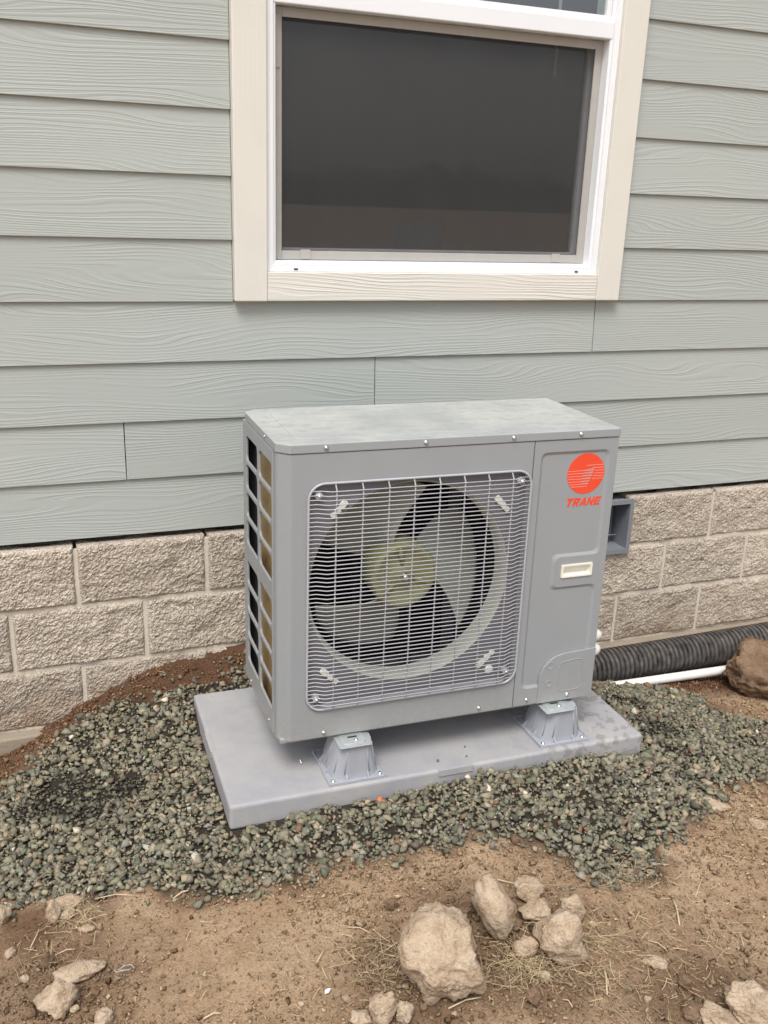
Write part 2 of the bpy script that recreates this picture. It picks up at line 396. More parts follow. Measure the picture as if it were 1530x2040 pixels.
for x, y, z in ((1.2,-.05,.19),(1.6,-.05,.16),(2.0,-.06,.02),(1.4,-.5,.05),(1.0,-.5,.05),(1.8,-.5,.05),(2.15,-.1,-.09),(2.35,-.08,-.13),(2.7,-.08,-.14),(3.1,-.08,-.14),(3.6,-.08,-.14),
                (2.6,-.25,-.10),(3.0,-.25,-.11),(3.4,-.3,-.09),(2.25,-.25,-.05),(-.3,-.05,-.12),(-.6,-.6,-.02),(3.4,-1.2,.02),(.3,-1.9,.04),(2.2,-1.9,.04)): ctrl.append((x, y, z))
ctrl = np.array(ctrl)
def _U(r2): return np.where(r2 > 1e-12, r2*np.log(np.maximum(r2, 1e-12)), 0.0)
n_ = len(ctrl); K = _U(((ctrl[:, None, :2]-ctrl[None, :, :2])**2).sum(-1)) + np.eye(n_)*2e-3
P_ = np.c_[np.ones(n_), ctrl[:, :2]]; A_ = np.zeros((n_+3, n_+3)); A_[:n_, :n_] = K; A_[:n_, n_:] = P_; A_[n_:, :n_] = P_.T
W_ = np.linalg.solve(A_, np.r_[ctrl[:, 2], 0, 0, 0])
def ground_smooth(x, y):
    x = np.asarray(x, float); y = np.asarray(y, float); sh = x.shape; xf = x.ravel(); yf = y.ravel(); out = np.empty_like(xf)
    for s in range(0, len(xf), 20000):
        xx = xf[s:s+20000]; yy = yf[s:s+20000]
        r2 = (xx[:, None]-ctrl[None, :, 0])**2+(yy[:, None]-ctrl[None, :, 1])**2
        z = _U(r2)@W_[:n_]+W_[n_]+W_[n_+1]*xx+W_[n_+2]*yy
        d = np.maximum(np.maximum(np.maximum(-.5-xx, xx-3.4), np.maximum(-1.9-yy, yy-.05)), 0)
        k = np.clip(1-d/.8, 0, 1); k = k*k*(3-2*k)
        out[s:s+20000] = np.clip(z, -.16, .24)*k+.03*(1-k)
    return out.reshape(sh)
def in_poly(x, y, poly):
    c = np.zeros(np.shape(x), bool); n = len(poly)
    for i in range(n):
        x0, y0 = poly[i]; x1, y1 = poly[i-1]
        t = (y0 > y) != (y1 > y)
        with np.errstate(divide='ignore', invalid='ignore'): xi = (x1-x0)*(y-y0)/((y1-y0) if y1 != y0 else 1e-9)+x0
        c ^= t & (x < xi)
    return c
GP = [tuple(at_z(px, py, z)[:2]) for px, py, z in ((-160,1810,.04),(0,1805,.04),(100,1788,.045),(300,1770,.05),(500,1788,.05),(580,1762,.05),(650,1732,.05),(740,1716,.055),(860,1706,.055),(1000,1698,.055),
      (1080,1690,.055),(1130,1712,.055),(1160,1752,.05),(1220,1768,.05),(1300,1744,.05),(1312,1690,.055),(1400,1640,.04),(1450,1565,.02),(1640,1540,.0),(1640,1440,-.02),(1440,1418,-.04),(1390,1385,-.07),(1290,1366,-.06),(1190,1325,-.02))]
GP += [(1.95,-.1),(.95,-.13)] + [tuple(at_z(px, py, z)[:2]) for px, py, z in ((485,1345,.12),(420,1370,.11),(330,1395,.10),(215,1404,.085),(130,1455,.04),(60,1512,-.01),(30,1560,-.04),(-160,1590,-.06))]
PADPOLY = [pad_pt(.0,.0), pad_pt(PADW,.0), pad_pt(PADW,PADD), pad_pt(0,PADD)]
SAND = [tuple(at_z(px, py, z)[:2])+(r,) for px, py, z, r in ((130,1590,-.01,.11),(190,1610,.0,.09),(70,1620,-.02,.07),(250,1570,.02,.07),(1300,1450,.04,.09),(1255,1400,.03,.07),(1340,1500,.03,.06))]
def sandmask(x, y):
    s = np.zeros(np.shape(x))
    for cx, cy, r in SAND: s = np.maximum(s, np.exp(-((x-cx)**2+(y-cy)**2)/(r*r)))
    return s
def edge_dist(x, y, poly):
    d = np.full(np.shape(x), 9.0); n = len(poly)
    for i in range(n):
        ax, ay = poly[i-1]; bx, by = poly[i]; L = (bx-ax)**2+(by-ay)**2+1e-12
        t = np.clip(((x-ax)*(bx-ax)+(y-ay)*(by-ay))/L, 0, 1); d = np.minimum(d, np.hypot(x-ax-t*(bx-ax), y-ay-t*(by-ay)))
    return np.where(in_poly(x, y, poly), d, -d)
def ground_z(x, y):
    x = np.asarray(x, float); y = np.asarray(y, float)
    near = np.clip(1-np.maximum(np.abs(x-1.5)-2.5, np.abs(y+1)-1.6)/1.0, 0, 1)
    rough = (fbm(x*7, y*7, 4, 3)-.5)*.022+(fbm(x*34, y*34, 3, 9)-.5)*.010
    return ground_smooth(x, y)+rough*near
def gz(x, y): return float(ground_z(np.array([x]), np.array([y]))[0])
def lines(a, b, step, lo, hi):
    mid = np.arange(a, b+1e-6, step); g = []; s = step; p = b
    while p < hi: s *= 1.5; p += s; g.append(p)
    h = []; s = step; p = a
    while p > lo: s *= 1.5; p -= s; h.append(p)
    return np.r_[np.array(h[::-1]), mid, np.array(g)]
gx = lines(-.25, 3.45, .0085, -500, 500); gy = lines(-1.95, .06, .0085, -500, 500)
X, Y = np.meshgrid(gx, gy); Z = ground_z(X, Y)
nx, ny = len(gx), len(gy); idx = np.arange(nx*ny).reshape(ny, nx)
Q = np.stack([idx[:-1, :-1], idx[:-1, 1:], idx[1:, 1:], idx[1:, :-1]], -1).reshape(-1, 4)
xf, yf = X.ravel(), Y.ravel()
nearm = (np.abs(xf-1.5) < 3) & (np.abs(yf+1) < 2)
grit_shade = np.zeros(len(xf)); moist_shade = np.zeros(len(xf)); sand = np.zeros(len(xf))
ed = edge_dist(xf[nearm], yf[nearm], GP); jit = (fbm(xf[nearm]*14, yf[nearm]*14, 3, 5)-.5)*.12
grit_shade[nearm] = np.clip((ed+jit-.01)/.03, 0, 1)*.92
mo = np.clip((ed+jit*1.3+.10)/.12, 0, 1)*np.clip((-.9-yf[nearm])/-.1+0, 0, 1)*.55
wall = np.clip((yf[nearm]+.42+jit)/.15, 0, 1)
mo = np.maximum(np.clip((ed+jit*1.5+.05)/.08, 0, 1)*.75, wall)
CLOD_SHADE = [tuple(at_z(px, py, .05)[:2])+(r,) for px, py, r in ((1000,1880,.16),(930,1815,.10),(1090,1930,.13),(1420,2000,.20),(90,1960,.16),(770,1920,.10),(60,1850,.10),(860,2025,.10))]  # dark soil round the rocks, with shade between clods put into its colour
for cx_, cy_, r_ in CLOD_SHADE: mo = np.maximum(mo, .62*np.clip(1.25*np.exp(-((xf[nearm]-cx_)**2+(yf[nearm]-cy_)**2)/(r_*r_))+jit*4, 0, 1))
moist_shade[nearm] = np.clip(mo*(.6+.8*fbm(xf[nearm]*5, yf[nearm]*5, 3, 8)), 0, 1)
sand[nearm] = np.clip((sandmask(xf[nearm], yf[nearm])-.35)*2, 0, 1)*.8
gm = np_mesh('ground', np.c_[xf, yf, Z.ravel()], Q, None, {'grit_shade': grit_shade, 'moist_shade': moist_shade, 'sand': sand})
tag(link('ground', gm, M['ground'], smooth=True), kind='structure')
# low hills with scrub far behind the camera, mirrored in the window
hv = []; hf = []
for i in range(241):
    x = -480+i*4.0; h = 4+9*fbm(np.array([i*.06]), np.array([.3]), 4, 2)[0]+2.2*random.random()*(1 if i % 3 else 1.6)
    hv += [(x, -260, -.5), (x, -262, h*.75), (x, -270, h), (x, -330, h*.3)]
for i in range(240):
    for k in range(3): hf.append((i*4+k, i*4+4+k, i*4+5+k, i*4+1+k))
tag(link('hills', mesh('hills', hv, hf), M['fargreen']), kind='structure')

# ------------------------------------------------------------------ house
house = empty('house', (0, 0, -.06))
tag(house, 'house wall of grey-green wood-grain lap siding above a tan split-face block foundation', 'house')
def hlink(o, par=house):
    o.parent = par; o.matrix_parent_inverse = Matrix.Translation((0, 0, .06)) if par is house else Matrix.Identity(4); return o
HX0, HX1, HZ1 = -2.4, 5.6, 3.4
ZS, EXP = .6225, .178
WX0, WX1, WZ0, WZ1 = .994, 2.151, 1.425, 2.93     # window unit
TX0, TX1, TZ0, TZ1 = .894, 2.2435, 1.337, 3.02    # trim outside
# sheathing with the window opening
sheath = hlink(boxes('siding', [(HX0,WX0-.004,.022,.06,.64,HZ1),(WX1+.004,HX1,.022,.06,.64,HZ1),(WX0-.004,WX1+.004,.022,.06,.64,WZ0-.004),(WX0-.004,WX1+.004,.022,.06,WZ1+.004,HZ1)], M['sheath']))
joints = {1: [.556], 2: [1.358, -1.9], 3: [2.173], 0: [3.6, -.4], 4: [-.7, 3.9], 5: [4.4, -1.3], 6: [-.2, 3.3], 7: [-1.0], 8: [4.0]}
def plank(x0, x1, zb, zt):
    h = zt-zb; yf = h*.0533
    v = [(x0,.0,zb),(x1,.0,zb),(x1,yf,zt),(x0,yf,zt),(x0,.008,zb),(x1,.008,zb),(x1,.008+yf,zt),(x0,.008+yf,zt)]
    f = [(0,1,2,3),(5,4,7,6),(4,5,1,0),(3,2,6,7),(4,0,3,7),(1,5,6,2)]
    o = link('plank', mesh('plank', v, f), M['siding']); bevel(o, .0012, 1, 30); hlink(o, sheath); return o
nc = int((HZ1-ZS)/EXP)+1
for k in range(nc):
    zb = ZS+k*EXP; zt = min(zb+.208, HZ1)
    if k == 3: zt = min(zt, zb+.208)
    cuts = [HX0]+sorted(joints.get(k, [-1.2+.9*(k % 4), 4.1-.6*(k % 3)]))+[HX1]
    for a, b in zip(cuts[:-1], cuts[1:]):
        a += .0013; b -= .0013
        if TZ0-.02 < zb < TZ1-.05:
            for c, d in ((a, min(b, TX0-.0015)), (max(a, TX1+.0015), b)):
                if d-c > .05: plank(c, d, zb, zt)
        else:
            if k == 3 and a < TX1 and b > TX0: plank(a, b, zb, TZ0-.001 if False else zb+EXP+.001)
            else: plank(a, b, zb, zt)
# nail heads
# foundation: mortar core, split blocks, footing
BX, BP = .3895, .4013
found = hlink(boxes('foundation', [(HX0,BX+4*BP-.004,-.010,.01,-.002,.590),(BX+5*BP+.006,HX1,-.010,.01,-.002,.590),(BX+4*BP-.004,BX+5*BP+.006,-.010,.01,-.002,.392),(HX0,HX1,.13,.17,-.002,.606)], M['mortar']))
hlink(box('mud_sill', (HX0,HX1,.085,.13,.607,.66), M['sheath']))
ftg = hlink(box('footing', (HX0,HX1,-.052,.17,-.30,-.002), M['footing'], None, .006))
def block_mesh(seed, L=.4013-.011, H=.203-.011, core=True):
    nu, nv = 76, 38; V = []; F = []
    for j in range(nv+1):
        for i in range(nu+1):
            u, v = i/nu, j/nv; x = u*L; z = v*H
            e = min(x, L-x, z, H-z); p = Vector((x*11+seed*7.3, seed*3.1, z*13))
            d = .019+.0065*noise.fractal(p*.8, 1.0, 2.0, 3)-.006*max(0, noise.noise(p*1.9))+.0034*noise.fractal(p*8, .7, 2.0, 3)+.0030*noise.noise(p*24)
            cel = noise.cell(Vector((x*9+seed, z*16, seed))); d += .0012*cel
            k = min(1, e/.009); d = .009+(d-.009)*(k**.6)
            if e < 1e-6: d = .0095+.002*noise.noise(p*6)
            V.append((x, -d, z))
    for j in range(nv):
        for i in range(nu):
            a = j*(nu+1)+i; F.append((a, a+1, a+nu+2, a+nu+1))
    # top, bottom and ends; the top's back edge is scalloped by the hollow cores
    n0 = len(V); yb = .085
    topf = [nv*(nu+1)+i for i in range(nu+1)]; botf = list(range(nu+1))
    for i in range(nu+1):
        x = i/nu*L; c = (x % (L/2))/(L/2); y = yb
        if core and .14 < c < .86: y = .018+.004*(2*(c-.5)/.72)**4*8
        V.append((x, y, H)); 
    for i in range(nu+1): V.append((i/nu*L, V[n0+i][1], 0))
    for i in range(nu):
        F.append((topf[i], topf[i+1], n0+i+1, n0+i)); F.append((botf[i+1], botf[i], n0+nu+1+i, n0+nu+2+i))
        F.append((n0+i, n0+i+1, n0+nu+2+i, n0+nu+1+i))
    lf = [j*(nu+1) for j in range(nv+1)]; rf = [j*(nu+1)+nu for j in range(nv+1)]
    F.append(tuple(lf)+(n0, n0+nu+1)); F.append(tuple(rf[::-1])+(n0+2*nu+1, n0+nu))
    me = mesh('block', V, F); me.materials.append(M['block'])
    return me
BM = [block_mesh(s) for s in range(9)]
nb = 0
for course in range(3):
    off = 0 if course % 2 == 0 else BP/2
    i0 = int((HX0-BX)/BP)-1
    for i in range(i0, i0+24):
        x0 = BX+i*BP+off+.0055
        if x0 < HX0 or x0+.39 > HX1: continue
        if course == 2 and i == 4: continue
        o = bpy.data.objects.new('block', BM[(i*5+course*4) % 9]); C.objects.link(o); o.location = (x0, 0, course*.203+.0055); o.parent = found; nb += 1
# crawl-space vent standing in for one block
vx0, vx1, vz0, vz1 = BX+4*BP+.006, BX+5*BP+.008, .388, .604
bm = bmesh.new()
fill_bm(bm, rrect(vx0,vx1,vz0,vz1,.004,2), [rrect(vx0+.016,vx1-.016,vz0+.018,vz1-.018,.003,2)], lambda x, z: (x, -.034, z))
vent = hlink(link('crawl_vent', bmesh_to(bm, 'vent'), M['ventplastic'])); sm = vent.modifiers.new('s', 'SOLIDIFY'); sm.thickness = .010; sm.offset = 0
a, b, c, d = vx0+.016, vx1-.016, vz0+.018, vz1-.018
def vpart(name, b_): 
    o = box(name, b_, M['ventplastic']); o.parent = vent; return o
vpart('vent_sleeve_side', (a-.004,a,-.028,.11,c-.004,d+.004)); vpart('vent_sleeve_side', (b,b+.004,-.028,.11,c-.004,d+.004))
vpart('vent_sleeve_floor', (a-.0005,b+.0005,-.028,.11,c-.004,c)); vpart('vent_sleeve_roof', (a-.0005,b+.0005,-.028,.11,d,d+.004))
o = box('vent_back', (a,b,.085,.105,c,d), M['dark']); o.parent = vent
for i in range(9): vpart('vent_rib', (b-.02-i*.041,b-.017-i*.041,.045,.083,c+.001,d-.001))
o = box('damper', (a+.003,b-.006,.0,.003,-.011,.011), M['ventplastic']); o.parent = vent; o.location = (0, .035, c+.030); o.rotation_euler = (R(62), 0, 0)

# window
frame_bm = bmesh.new()
fill_bm(frame_bm, [(WX0,WZ0),(WX1,WZ0),(WX1,WZ1),(WX0,WZ1)], [[(WX0+.021,WZ0+.022),(WX1-.021,WZ0+.022),(WX1-.021,WZ1-.022),(WX0+.021,WZ1-.022)]], lambda x, z: (x, -.008, z))
win = hlink(link('window', bmesh_to(frame_bm, 'window'), M['vinyl'])); s_ = win.modifiers.new('s', 'SOLIDIFY'); s_.thickness = .03; s_.offset = 1 if False else -1
def ring(name, x0, x1, z0, z1, wd, y0, y1, mat, par, bev=.0015):
    bm = bmesh.new()
    box_bm(bm, x0, x0+wd, y0, y1, z0, z1); box_bm(bm, x1-wd, x1, y0, y1, z0, z1)
    box_bm(bm, x0+wd, x1-wd, y0, y1, z0, z0+wd); box_bm(bm, x0+wd, x1-wd, y0, y1, z1-wd, z1)
    o = link(name, bmesh_to(bm, name), mat); o.parent = par; bevel(o, bev, 2); return o
def wp(o): o.parent = win; return o
ring('frame_liner', WX0+.019, WX1-.019, WZ0+.020, WZ1-.020, .011, -.001, .095, M['vinyl'], win)
RZ0, RZ1 = 2.152, 2.203
wp(bevel(box('meeting_rail', (WX0+.0225,WX1-.0225,-.004,.030,RZ0,RZ1), M['vinyl']), .004, 3))
wp(bevel(box('rail_lip', (WX0+.0225,WX1-.0225,.005,.026,RZ1+.0005,RZ1+.012), M['vinyl']), .002, 2))
ring('upper_sash', WX0+.031, WX1-.031, RZ1+.001, WZ1-.032, .016, .006, .030, M['vinyl'], win)
ring('lower_sash', WX0+.031, WX1-.031, WZ0+.032, RZ0+.03, .034, .056, .084, M['vinyl'], win)
wp(box('pane', (WX0+.045,WX1-.045,.017,.021,RZ1+.012,WZ1-.046), M['glass']))
wp(box('pane', (WX0+.063,WX1-.063,.068,.072,WZ0+.064,RZ0), M['glass']))
SX0, SX1, SZ0, SZ1 = WX0+.0315, WX1-.0315, WZ0+.0325, RZ0-.001
ring('screen_frame', SX0, SX1, SZ0, SZ1, .026, .034, .044, M['screenframe'], win)
wp(box('screen_mesh', (SX0+.024,SX1-.024,.0385,.0395,SZ0+.024,SZ1-.024), M['screen']))
for x in (SX0+.085, SX1-.125):
    wp(bevel(box('pull_tab', (x,x+.032,.0305,.0338,SZ0+.002,SZ0+.030), M['screenframe']), .001))
wp(bevel(box('latch_tab', (SX0+.004,SX0+.020,.0305,.0338,SZ1-.16,SZ1-.02), M['screenframe']), .002))
wp(box('weep_slot', (WX0+.085,WX0+.097,-.0095,-.0082,WZ0+.004,WZ0+.009), M['dark']))
wp(box('weep_slot', (WX1-.085,WX1-.073,-.0095,-.0082,WZ0+.004,WZ0+.009), M['dark']))
wp(box('sticker', (1.425,1.60,.0665,.0675,1.50,1.575), simple('pale_sticker', (.07,.075,.07), .6)))
wp(tube('blind_wand', [(1.985,.100,3.0),(1.987,.100,2.045)], .006, M['vinyl'], None, 8))
def trim(name, b): 
    o = box(name, b, M['trim_v'] if b[5]-b[4] > .5 else M['trim']); bevel(o, .003, 2); return wp(o)
trim('trim_board', (TX0,WX0-.0008,-.024,.021,TZ0,TZ1)); trim('trim_board', (WX1+.0008,TX1,-.024,.021,TZ0,TZ1))
trim('trim_board', (WX0-.0003,WX1+.0003,-.0225,.021,TZ0+.0005,WZ0-.0008)); trim('trim_board', (WX0-.0003,WX1+.0003,-.0225,.021,WZ1+.0008,TZ1-.0005))
# room behind the glass
hlink(boxes('room', [(-.6,4.0,3.2,3.3,.70,3.4),(-.7,-.6,.06,3.3,.70,3.4),(4.0,4.1,.06,3.3,.70,3.4),(-.7,4.1,.06,3.3,3.4,3.5),(-.7,4.1,.061,3.3,.66,.70)], M['room']))

# ------------------------------------------------------------------ equipment pad
pad = link('equipment_pad', None or (lambda: (lambda bm: (box_bm(bm,0,PADW,0,PADD,-PADH,0), bmesh_to(bm,'pad'))[1])(bmesh.new()))(), M['pad'], None, False, (PADX,PADY,PADZ), (0,0,PADR))
bevel(pad, .009, 3); tag(pad, 'smooth light grey plastic pad lying in the gravel under the heat pump', 'pad')
def ppart(name, b, mat=M['pad'], bev=.0015):
    o = box(name, b, mat); bevel(o, bev, 2); o.parent = pad; return o
ppart('grip_tab', (.585,.69,-.0032,.012,-.020,.0012)); ppart('grip_tab', (-.0032,.012,.27,.375,-.020,.0012))

# ------------------------------------------------------------------ heat pump
UX, UY, UR, UW, UD, UZ = .8378, -.7365, -.0232, .9493, .412, .2607
UH = .818; FH = .789
hp = empty('heat_pump', (UX, UY, UZ), UR)
tag(hp, 'grey outdoor heat pump with a big round fan grille and a red round emblem', 'heat pump')
def U(o): o.parent = hp; return o
F3 = lambda y: (lambda x, z: (x, y, z))
FCX, FCZ, FRAD = .362, .417, .283
bm = bmesh.new()
fill_bm(bm, [(.034,.0),(.6895,.0),(.6895,FH),(.034,FH)], [rrect(.0765,.6855,.0875,.7110,.040,7)], F3(0))
REC = .015
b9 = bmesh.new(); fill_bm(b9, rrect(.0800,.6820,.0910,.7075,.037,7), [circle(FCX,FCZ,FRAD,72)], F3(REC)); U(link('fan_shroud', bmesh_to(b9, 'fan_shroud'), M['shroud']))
ra = [bm.verts.new((x,0,z)) for x, z in rrect(.0765,.6855,.0875,.7110,.040,7)]; rb = [bm.verts.new((x,REC,z)) for x, z in rrect(.0800,.6820,.0910,.7075,.037,7)]
for i in range(len(ra)): j = (i+1) % len(ra); bm.faces.new((ra[i],ra[j],rb[j],rb[i]))
prof = [(0,.052),(0,.034),(.0012,.0285),(.0045,.0235),(.0235,.0045),(.0285,.0012),(.034,0)]
for (x0,y0),(x1,y1) in zip(prof[:-1], prof[1:]):
    bm.faces.new([bm.verts.new(q) for q in ((x0,y0,0),(x1,y1,0),(x1,y1,FH),(x0,y0,FH))])
bmesh.ops.remove_doubles(bm, verts=bm.verts, dist=1e-5)
fold = [bm.verts.new(q) for q in ((.6895,0,0),(.6895,.02,0),(.6895,.02,FH),(.6895,0,FH))]; bm.faces.new(fold)
o = U(link('front_panel', bmesh_to(bm, 'front_panel'), M['cabinet'])); 
# side guard with sixteen openings
holes = []
cols = ((.064,.208),(.230,.371))
for gz0, gz1 in ((.066,.384),(.436,.752)):
    st = (gz1-gz0+.012)/4
    for r_ in range(4):
        for c0, c1 in cols: holes.append(rrect(c0,c1,gz0+r_*st,gz0+r_*st+st-.012,.014,4))
bm = bmesh.new(); fill_bm(bm, [(.054,.0),(UD,.0),(UD,FH),(.054,FH)], holes, lambda y, z: (.0005, y, z))
o = U(link('side_guard', bmesh_to(bm, 'side_guard'), M['cabinet'])); s_ = o.modifiers.new('s','SOLIDIFY'); s_.thickness = .007; s_.offset = 0; bevel(o, .002, 2, 50)
U(boxes('back_panel', [(.0045,UW,UD-.004,UD,0,FH),(UW-.004,UW,.002,UD-.004,0,FH)], M['cabinet']))
U(box('base_pan', (.006,UW-.004,.008,UD-.006,-.009,.006), M['cabinet'], None, .003))
U(box('coil', (.022,.034,.030,.345,.02,.775), M['coil']))
U(box('coil_rear', (.030,.62,.375,.395,.02,.775), M['dark']))  # back of the coil, near-black to hold the shade inside the cabinet
U(boxes('coil_end_shade', [(.006,.036,.398,.4075,.01,.78),(.0235,.0345,.3455,.397,.01,.78)], M['dark']))  # added near-black sheets, standing in for shade behind the rear openings
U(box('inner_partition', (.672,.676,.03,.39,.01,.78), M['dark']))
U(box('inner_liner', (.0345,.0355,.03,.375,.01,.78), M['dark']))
# cap
def capoutline(g, ch=.030):
    return [(-g+ch,-g),(UW+g-.004,-g),(UW+g,-g+.004),(UW+g,UD+g),(-g+ch,UD+g),(-g,UD+g-ch),(-g,-g+ch)]
bm = bmesh.new(); prism_bm(bm, capoutline(.0025), lambda x, y, h: (x, y, h), FH+.0012, UH-.004)
prism_bm(bm, round_poly([(.055,.05),(UW-.05,.05),(UW-.05,UD-.05),(.055,UD-.05)], .03), lambda x, y, h: (x, y, h), UH-.010, UH-.0022)
o = U(link('top_cover', bmesh_to(bm, 'top_cover'), M['cap'])); bevel(o, .006, 3, 35)
# service panel: raised border, sunken field, notch for the handle
PX0, PX1 = .6925, UW-.0005
out = [(PX0,.0),(PX1,.0),(PX1,FH),(PX0,FH)]
field = [(.713,.052),(.926,.052),(.926,.362),(.786,.362),(.786,.452),(.926,.452),(.926,.757),(.713,.757)]
f_out = round_poly(field, .020, 5); 
inn = [(.7215,.0605),(.9175,.0605),(.9175,.3535),(.7775,.3535),(.7775,.4605),(.9175,.4605),(.9175,.7485),(.7215,.7485)]
f_in = round_poly(inn, .017, 5)
HX = (.8075,.9065,.390,.4285)
bm = bmesh.new()
fill_bm(bm, out, [f_out, rrect(HX[0]+.004,HX[1]-.004,HX[2]+.004,HX[3]-.004,.003,2)], F3(.0005))
fill_bm(bm, f_in, [], F3(.0055))
va = [bm.verts.new((x,.0005,z)) for x, z in f_out]; vb = [bm.verts.new((x,.0055,z)) for x, z in f_in]
for i in range(len(va)): j = (i+1) % len(va); bm.faces.new((va[i],va[j],vb[j],vb[i]))
for q in (((PX0,.0005,0),(PX0,.02,0),(PX0,.02,FH),(PX0,.0005,FH)),((PX0,.0005,0),(PX1,.0005,0),(PX1,.02,0),(PX0,.02,0))): bm.faces.new([bm.verts.new(p) for p in q])
bmesh.ops.remove_doubles(bm, verts=bm.verts, dist=1e-5)
o = U(link('service_panel', bmesh_to(bm, 'service_panel'), M['cabinet'])); 
# valve cover
vc = round_poly([(.7685,-.001),(UW+.0008,-.001),(UW+.0008,.1565),(.835,.151),(.7685,.118)], .045, 6)
vc = [(.7685,-.001),(UW+.0008,-.001),(UW+.0008,.1570)]+[(.86,.1525),(.838,.1505),(.815,.144),(.795,.131),(.780,.113),(.7715,.092),(.7685,.070)]
bm = bmesh.new(); prism_bm(bm, vc, lambda x, z, h: (x, h, z), -.0026, .004)
o = U(link('valve_cover', bmesh_to(bm, 'valve_cover'), M['cabinet'])); bevel(o, .0012, 2, 60); vcov = o
def ridge(name, path, r, par, closed=False, mat=M['cabinet']):
    o = tube(name, path, r, mat, None, 6, closed); o.parent = par; return o
ridge('pressed_outline', [(x, -.0025, z) for x, z in round_poly([(.832,.030),(.909,.030),(.909,.130),(.832,.124)], .018, 5)], .0014, vcov, True)
for z in (.117, .060):
    bm = bmesh.new(); lathe_bm(bm, [(.0125,-.001),(.0125,.0006),(.0115,.0010),(.0105,.0006),(.0001,.0004)], lambda a_, b_, h: (.803+a_, -.0026-h, z+b_), 24)
    o = link('knockout', bmesh_to(bm, 'knockout'), M['cabinet']); o.parent = vcov; o.data.shade_smooth()
# handle
bm = bmesh.new(); x0, x1, z0, z1 = HX
fill_bm(bm, rrect(x0,x1,z0,z1,.003,2), [rrect(x0+.006,x1-.006,z0+.005,z1-.005,.004,3)], F3(-.003))
hi = rrect(x0+.006,x1-.006,z0+.005,z1-.005,.004,3); ho = rrect(x0,x1,z0,z1,.003,2); h2 = rrect(x0+.009,x1-.009,z0+.010,z1-.007,.003,3)
a_ = [bm.verts.new((x,-.003,z)) for x, z in hi]; b_ = [bm.verts.new((x,.016,z)) for x, z in h2]; c_ = [bm.verts.new((x,-.003,z)) for x, z in ho]; d_ = [bm.verts.new((x,.0012,z)) for x, z in ho]
for i in range(len(a_)): j = (i+1) % len(a_); bm.faces.new((a_[i],a_[j],b_[j],b_[i]))
for i in range(len(c_)): j = (i+1) % len(c_); bm.faces.new((c_[i],d_[i],d_[j],c_[j]))
bm.faces.new(b_)
o = U(link('handle', bmesh_to(bm, 'handle'), M['whiteplastic'])); 
# emblem: red disc with tapering stripes, lettering below
ECX, ECZ, ER = .858, .690, .0575
EY = .0055
bm = bmesh.new(); prism_bm(bm, circle(ECX,ECZ,ER,64), lambda x, z, h: (x, h, z), EY-.0008, EY+.001)
emb = U(link('emblem', bmesh_to(bm, 'emblem'), M['red']))
def strip(name, pts, mat, y=EY-.0012):
    bm = bmesh.new(); prism_bm(bm, [(ECX+ER*u, ECZ+ER*v) for u, v in pts], lambda x, z, h: (x, h, z), y, EY-.0005)
    o = link(name, bmesh_to(bm, name), mat); o.parent = emb; return o
for i, v in enumerate((.15,.015,-.12,-.255,-.39,-.515,-.635)):
    ul = -math.sqrt(max(0, .97-v*v)); ur = .42-.30*(.15-v)/.785
    strip('stripe', [(ul,v-.011),(ur-.02,v-.011),(ur,v+.013),(ul,v+.011)], M['stripe'])
    um = ul+(ur-ul)*.62
    if i < 6: strip('stem_stripe', [(um,v+.0135),(ur,v+.0135),(ur+.02,v+.075-.006*i),(um,v+.030)], M['stripe2'])
for i, v in enumerate((.40,.265,.13,-.005,-.14,-.27)):
    ur = math.sqrt(max(0, .97-v*v)); ul = (.0,.30,.46,.43,.38,.34)[i]
    strip('stripe', [(ul,v-.011),(ur,v-.011),(ur,v+.011),(ul+.02,v+.011)], M['stripe'])
# block lettering drawn stroke by stroke: T R A N E (unit cell 1 wide, 1 high)
GL = {'T': [[(0,.72),(0,1),(1,1),(1,.72)],[(.34,0),(.34,.73),(.68,.73),(.68,0)]],
      'R': [[(0,0),(0,1),(.3,1),(.3,0)],[(.29,.76),(.29,1),(.82,1),(.98,.86),(.92,.76)],[(.29,.36),(.29,.56),(.70,.56),(.88,.46),(.76,.36)],[(.66,.55),(.66,.77),(.98,.87),(.98,.56),(.87,.46)],[(.40,.37),(.72,.37),(1.0,0),(.66,0)]],
      'A': [[(-.04,0),(.36,1),(.52,1),(.52,.72),(.26,0)],[(.51,.72),(.51,1),(.70,1),(1.06,0),(.76,0)],[(.30,.16),(.36,.38),(.66,.38),(.74,.16)]],
      'N': [[(0,0),(0,1),(.28,1),(.28,0)],[(.72,0),(.72,1),(1,1),(1,0)],[(.27,.62),(.27,1),(.73,.38),(.73,0)]],
      'E': [[(0,0),(0,1),(.3,1),(.3,0)],[(.29,.76),(.29,1),(1,1),(.96,.76)],[(.29,.39),(.29,.61),(.86,.61),(.86,.39)],[(.29,0),(.29,.24),(.98,.24),(1.0,0)]]}
bm = bmesh.new(); lx = .8025; LW = .0192; LH = .0235; LZ = .598
for ch in 'TRANE':
    for poly in GL[ch]: prism_bm(bm, [(lx+px_*LW+.30*pz_*LH, LZ+pz_*LH) for px_, pz_ in poly], lambda x, z, h: (x, h, z), EY-.0008, EY+.001)
    lx += LW+.0028
U(link('lettering', bmesh_to(bm, 'lettering'), M['red']))
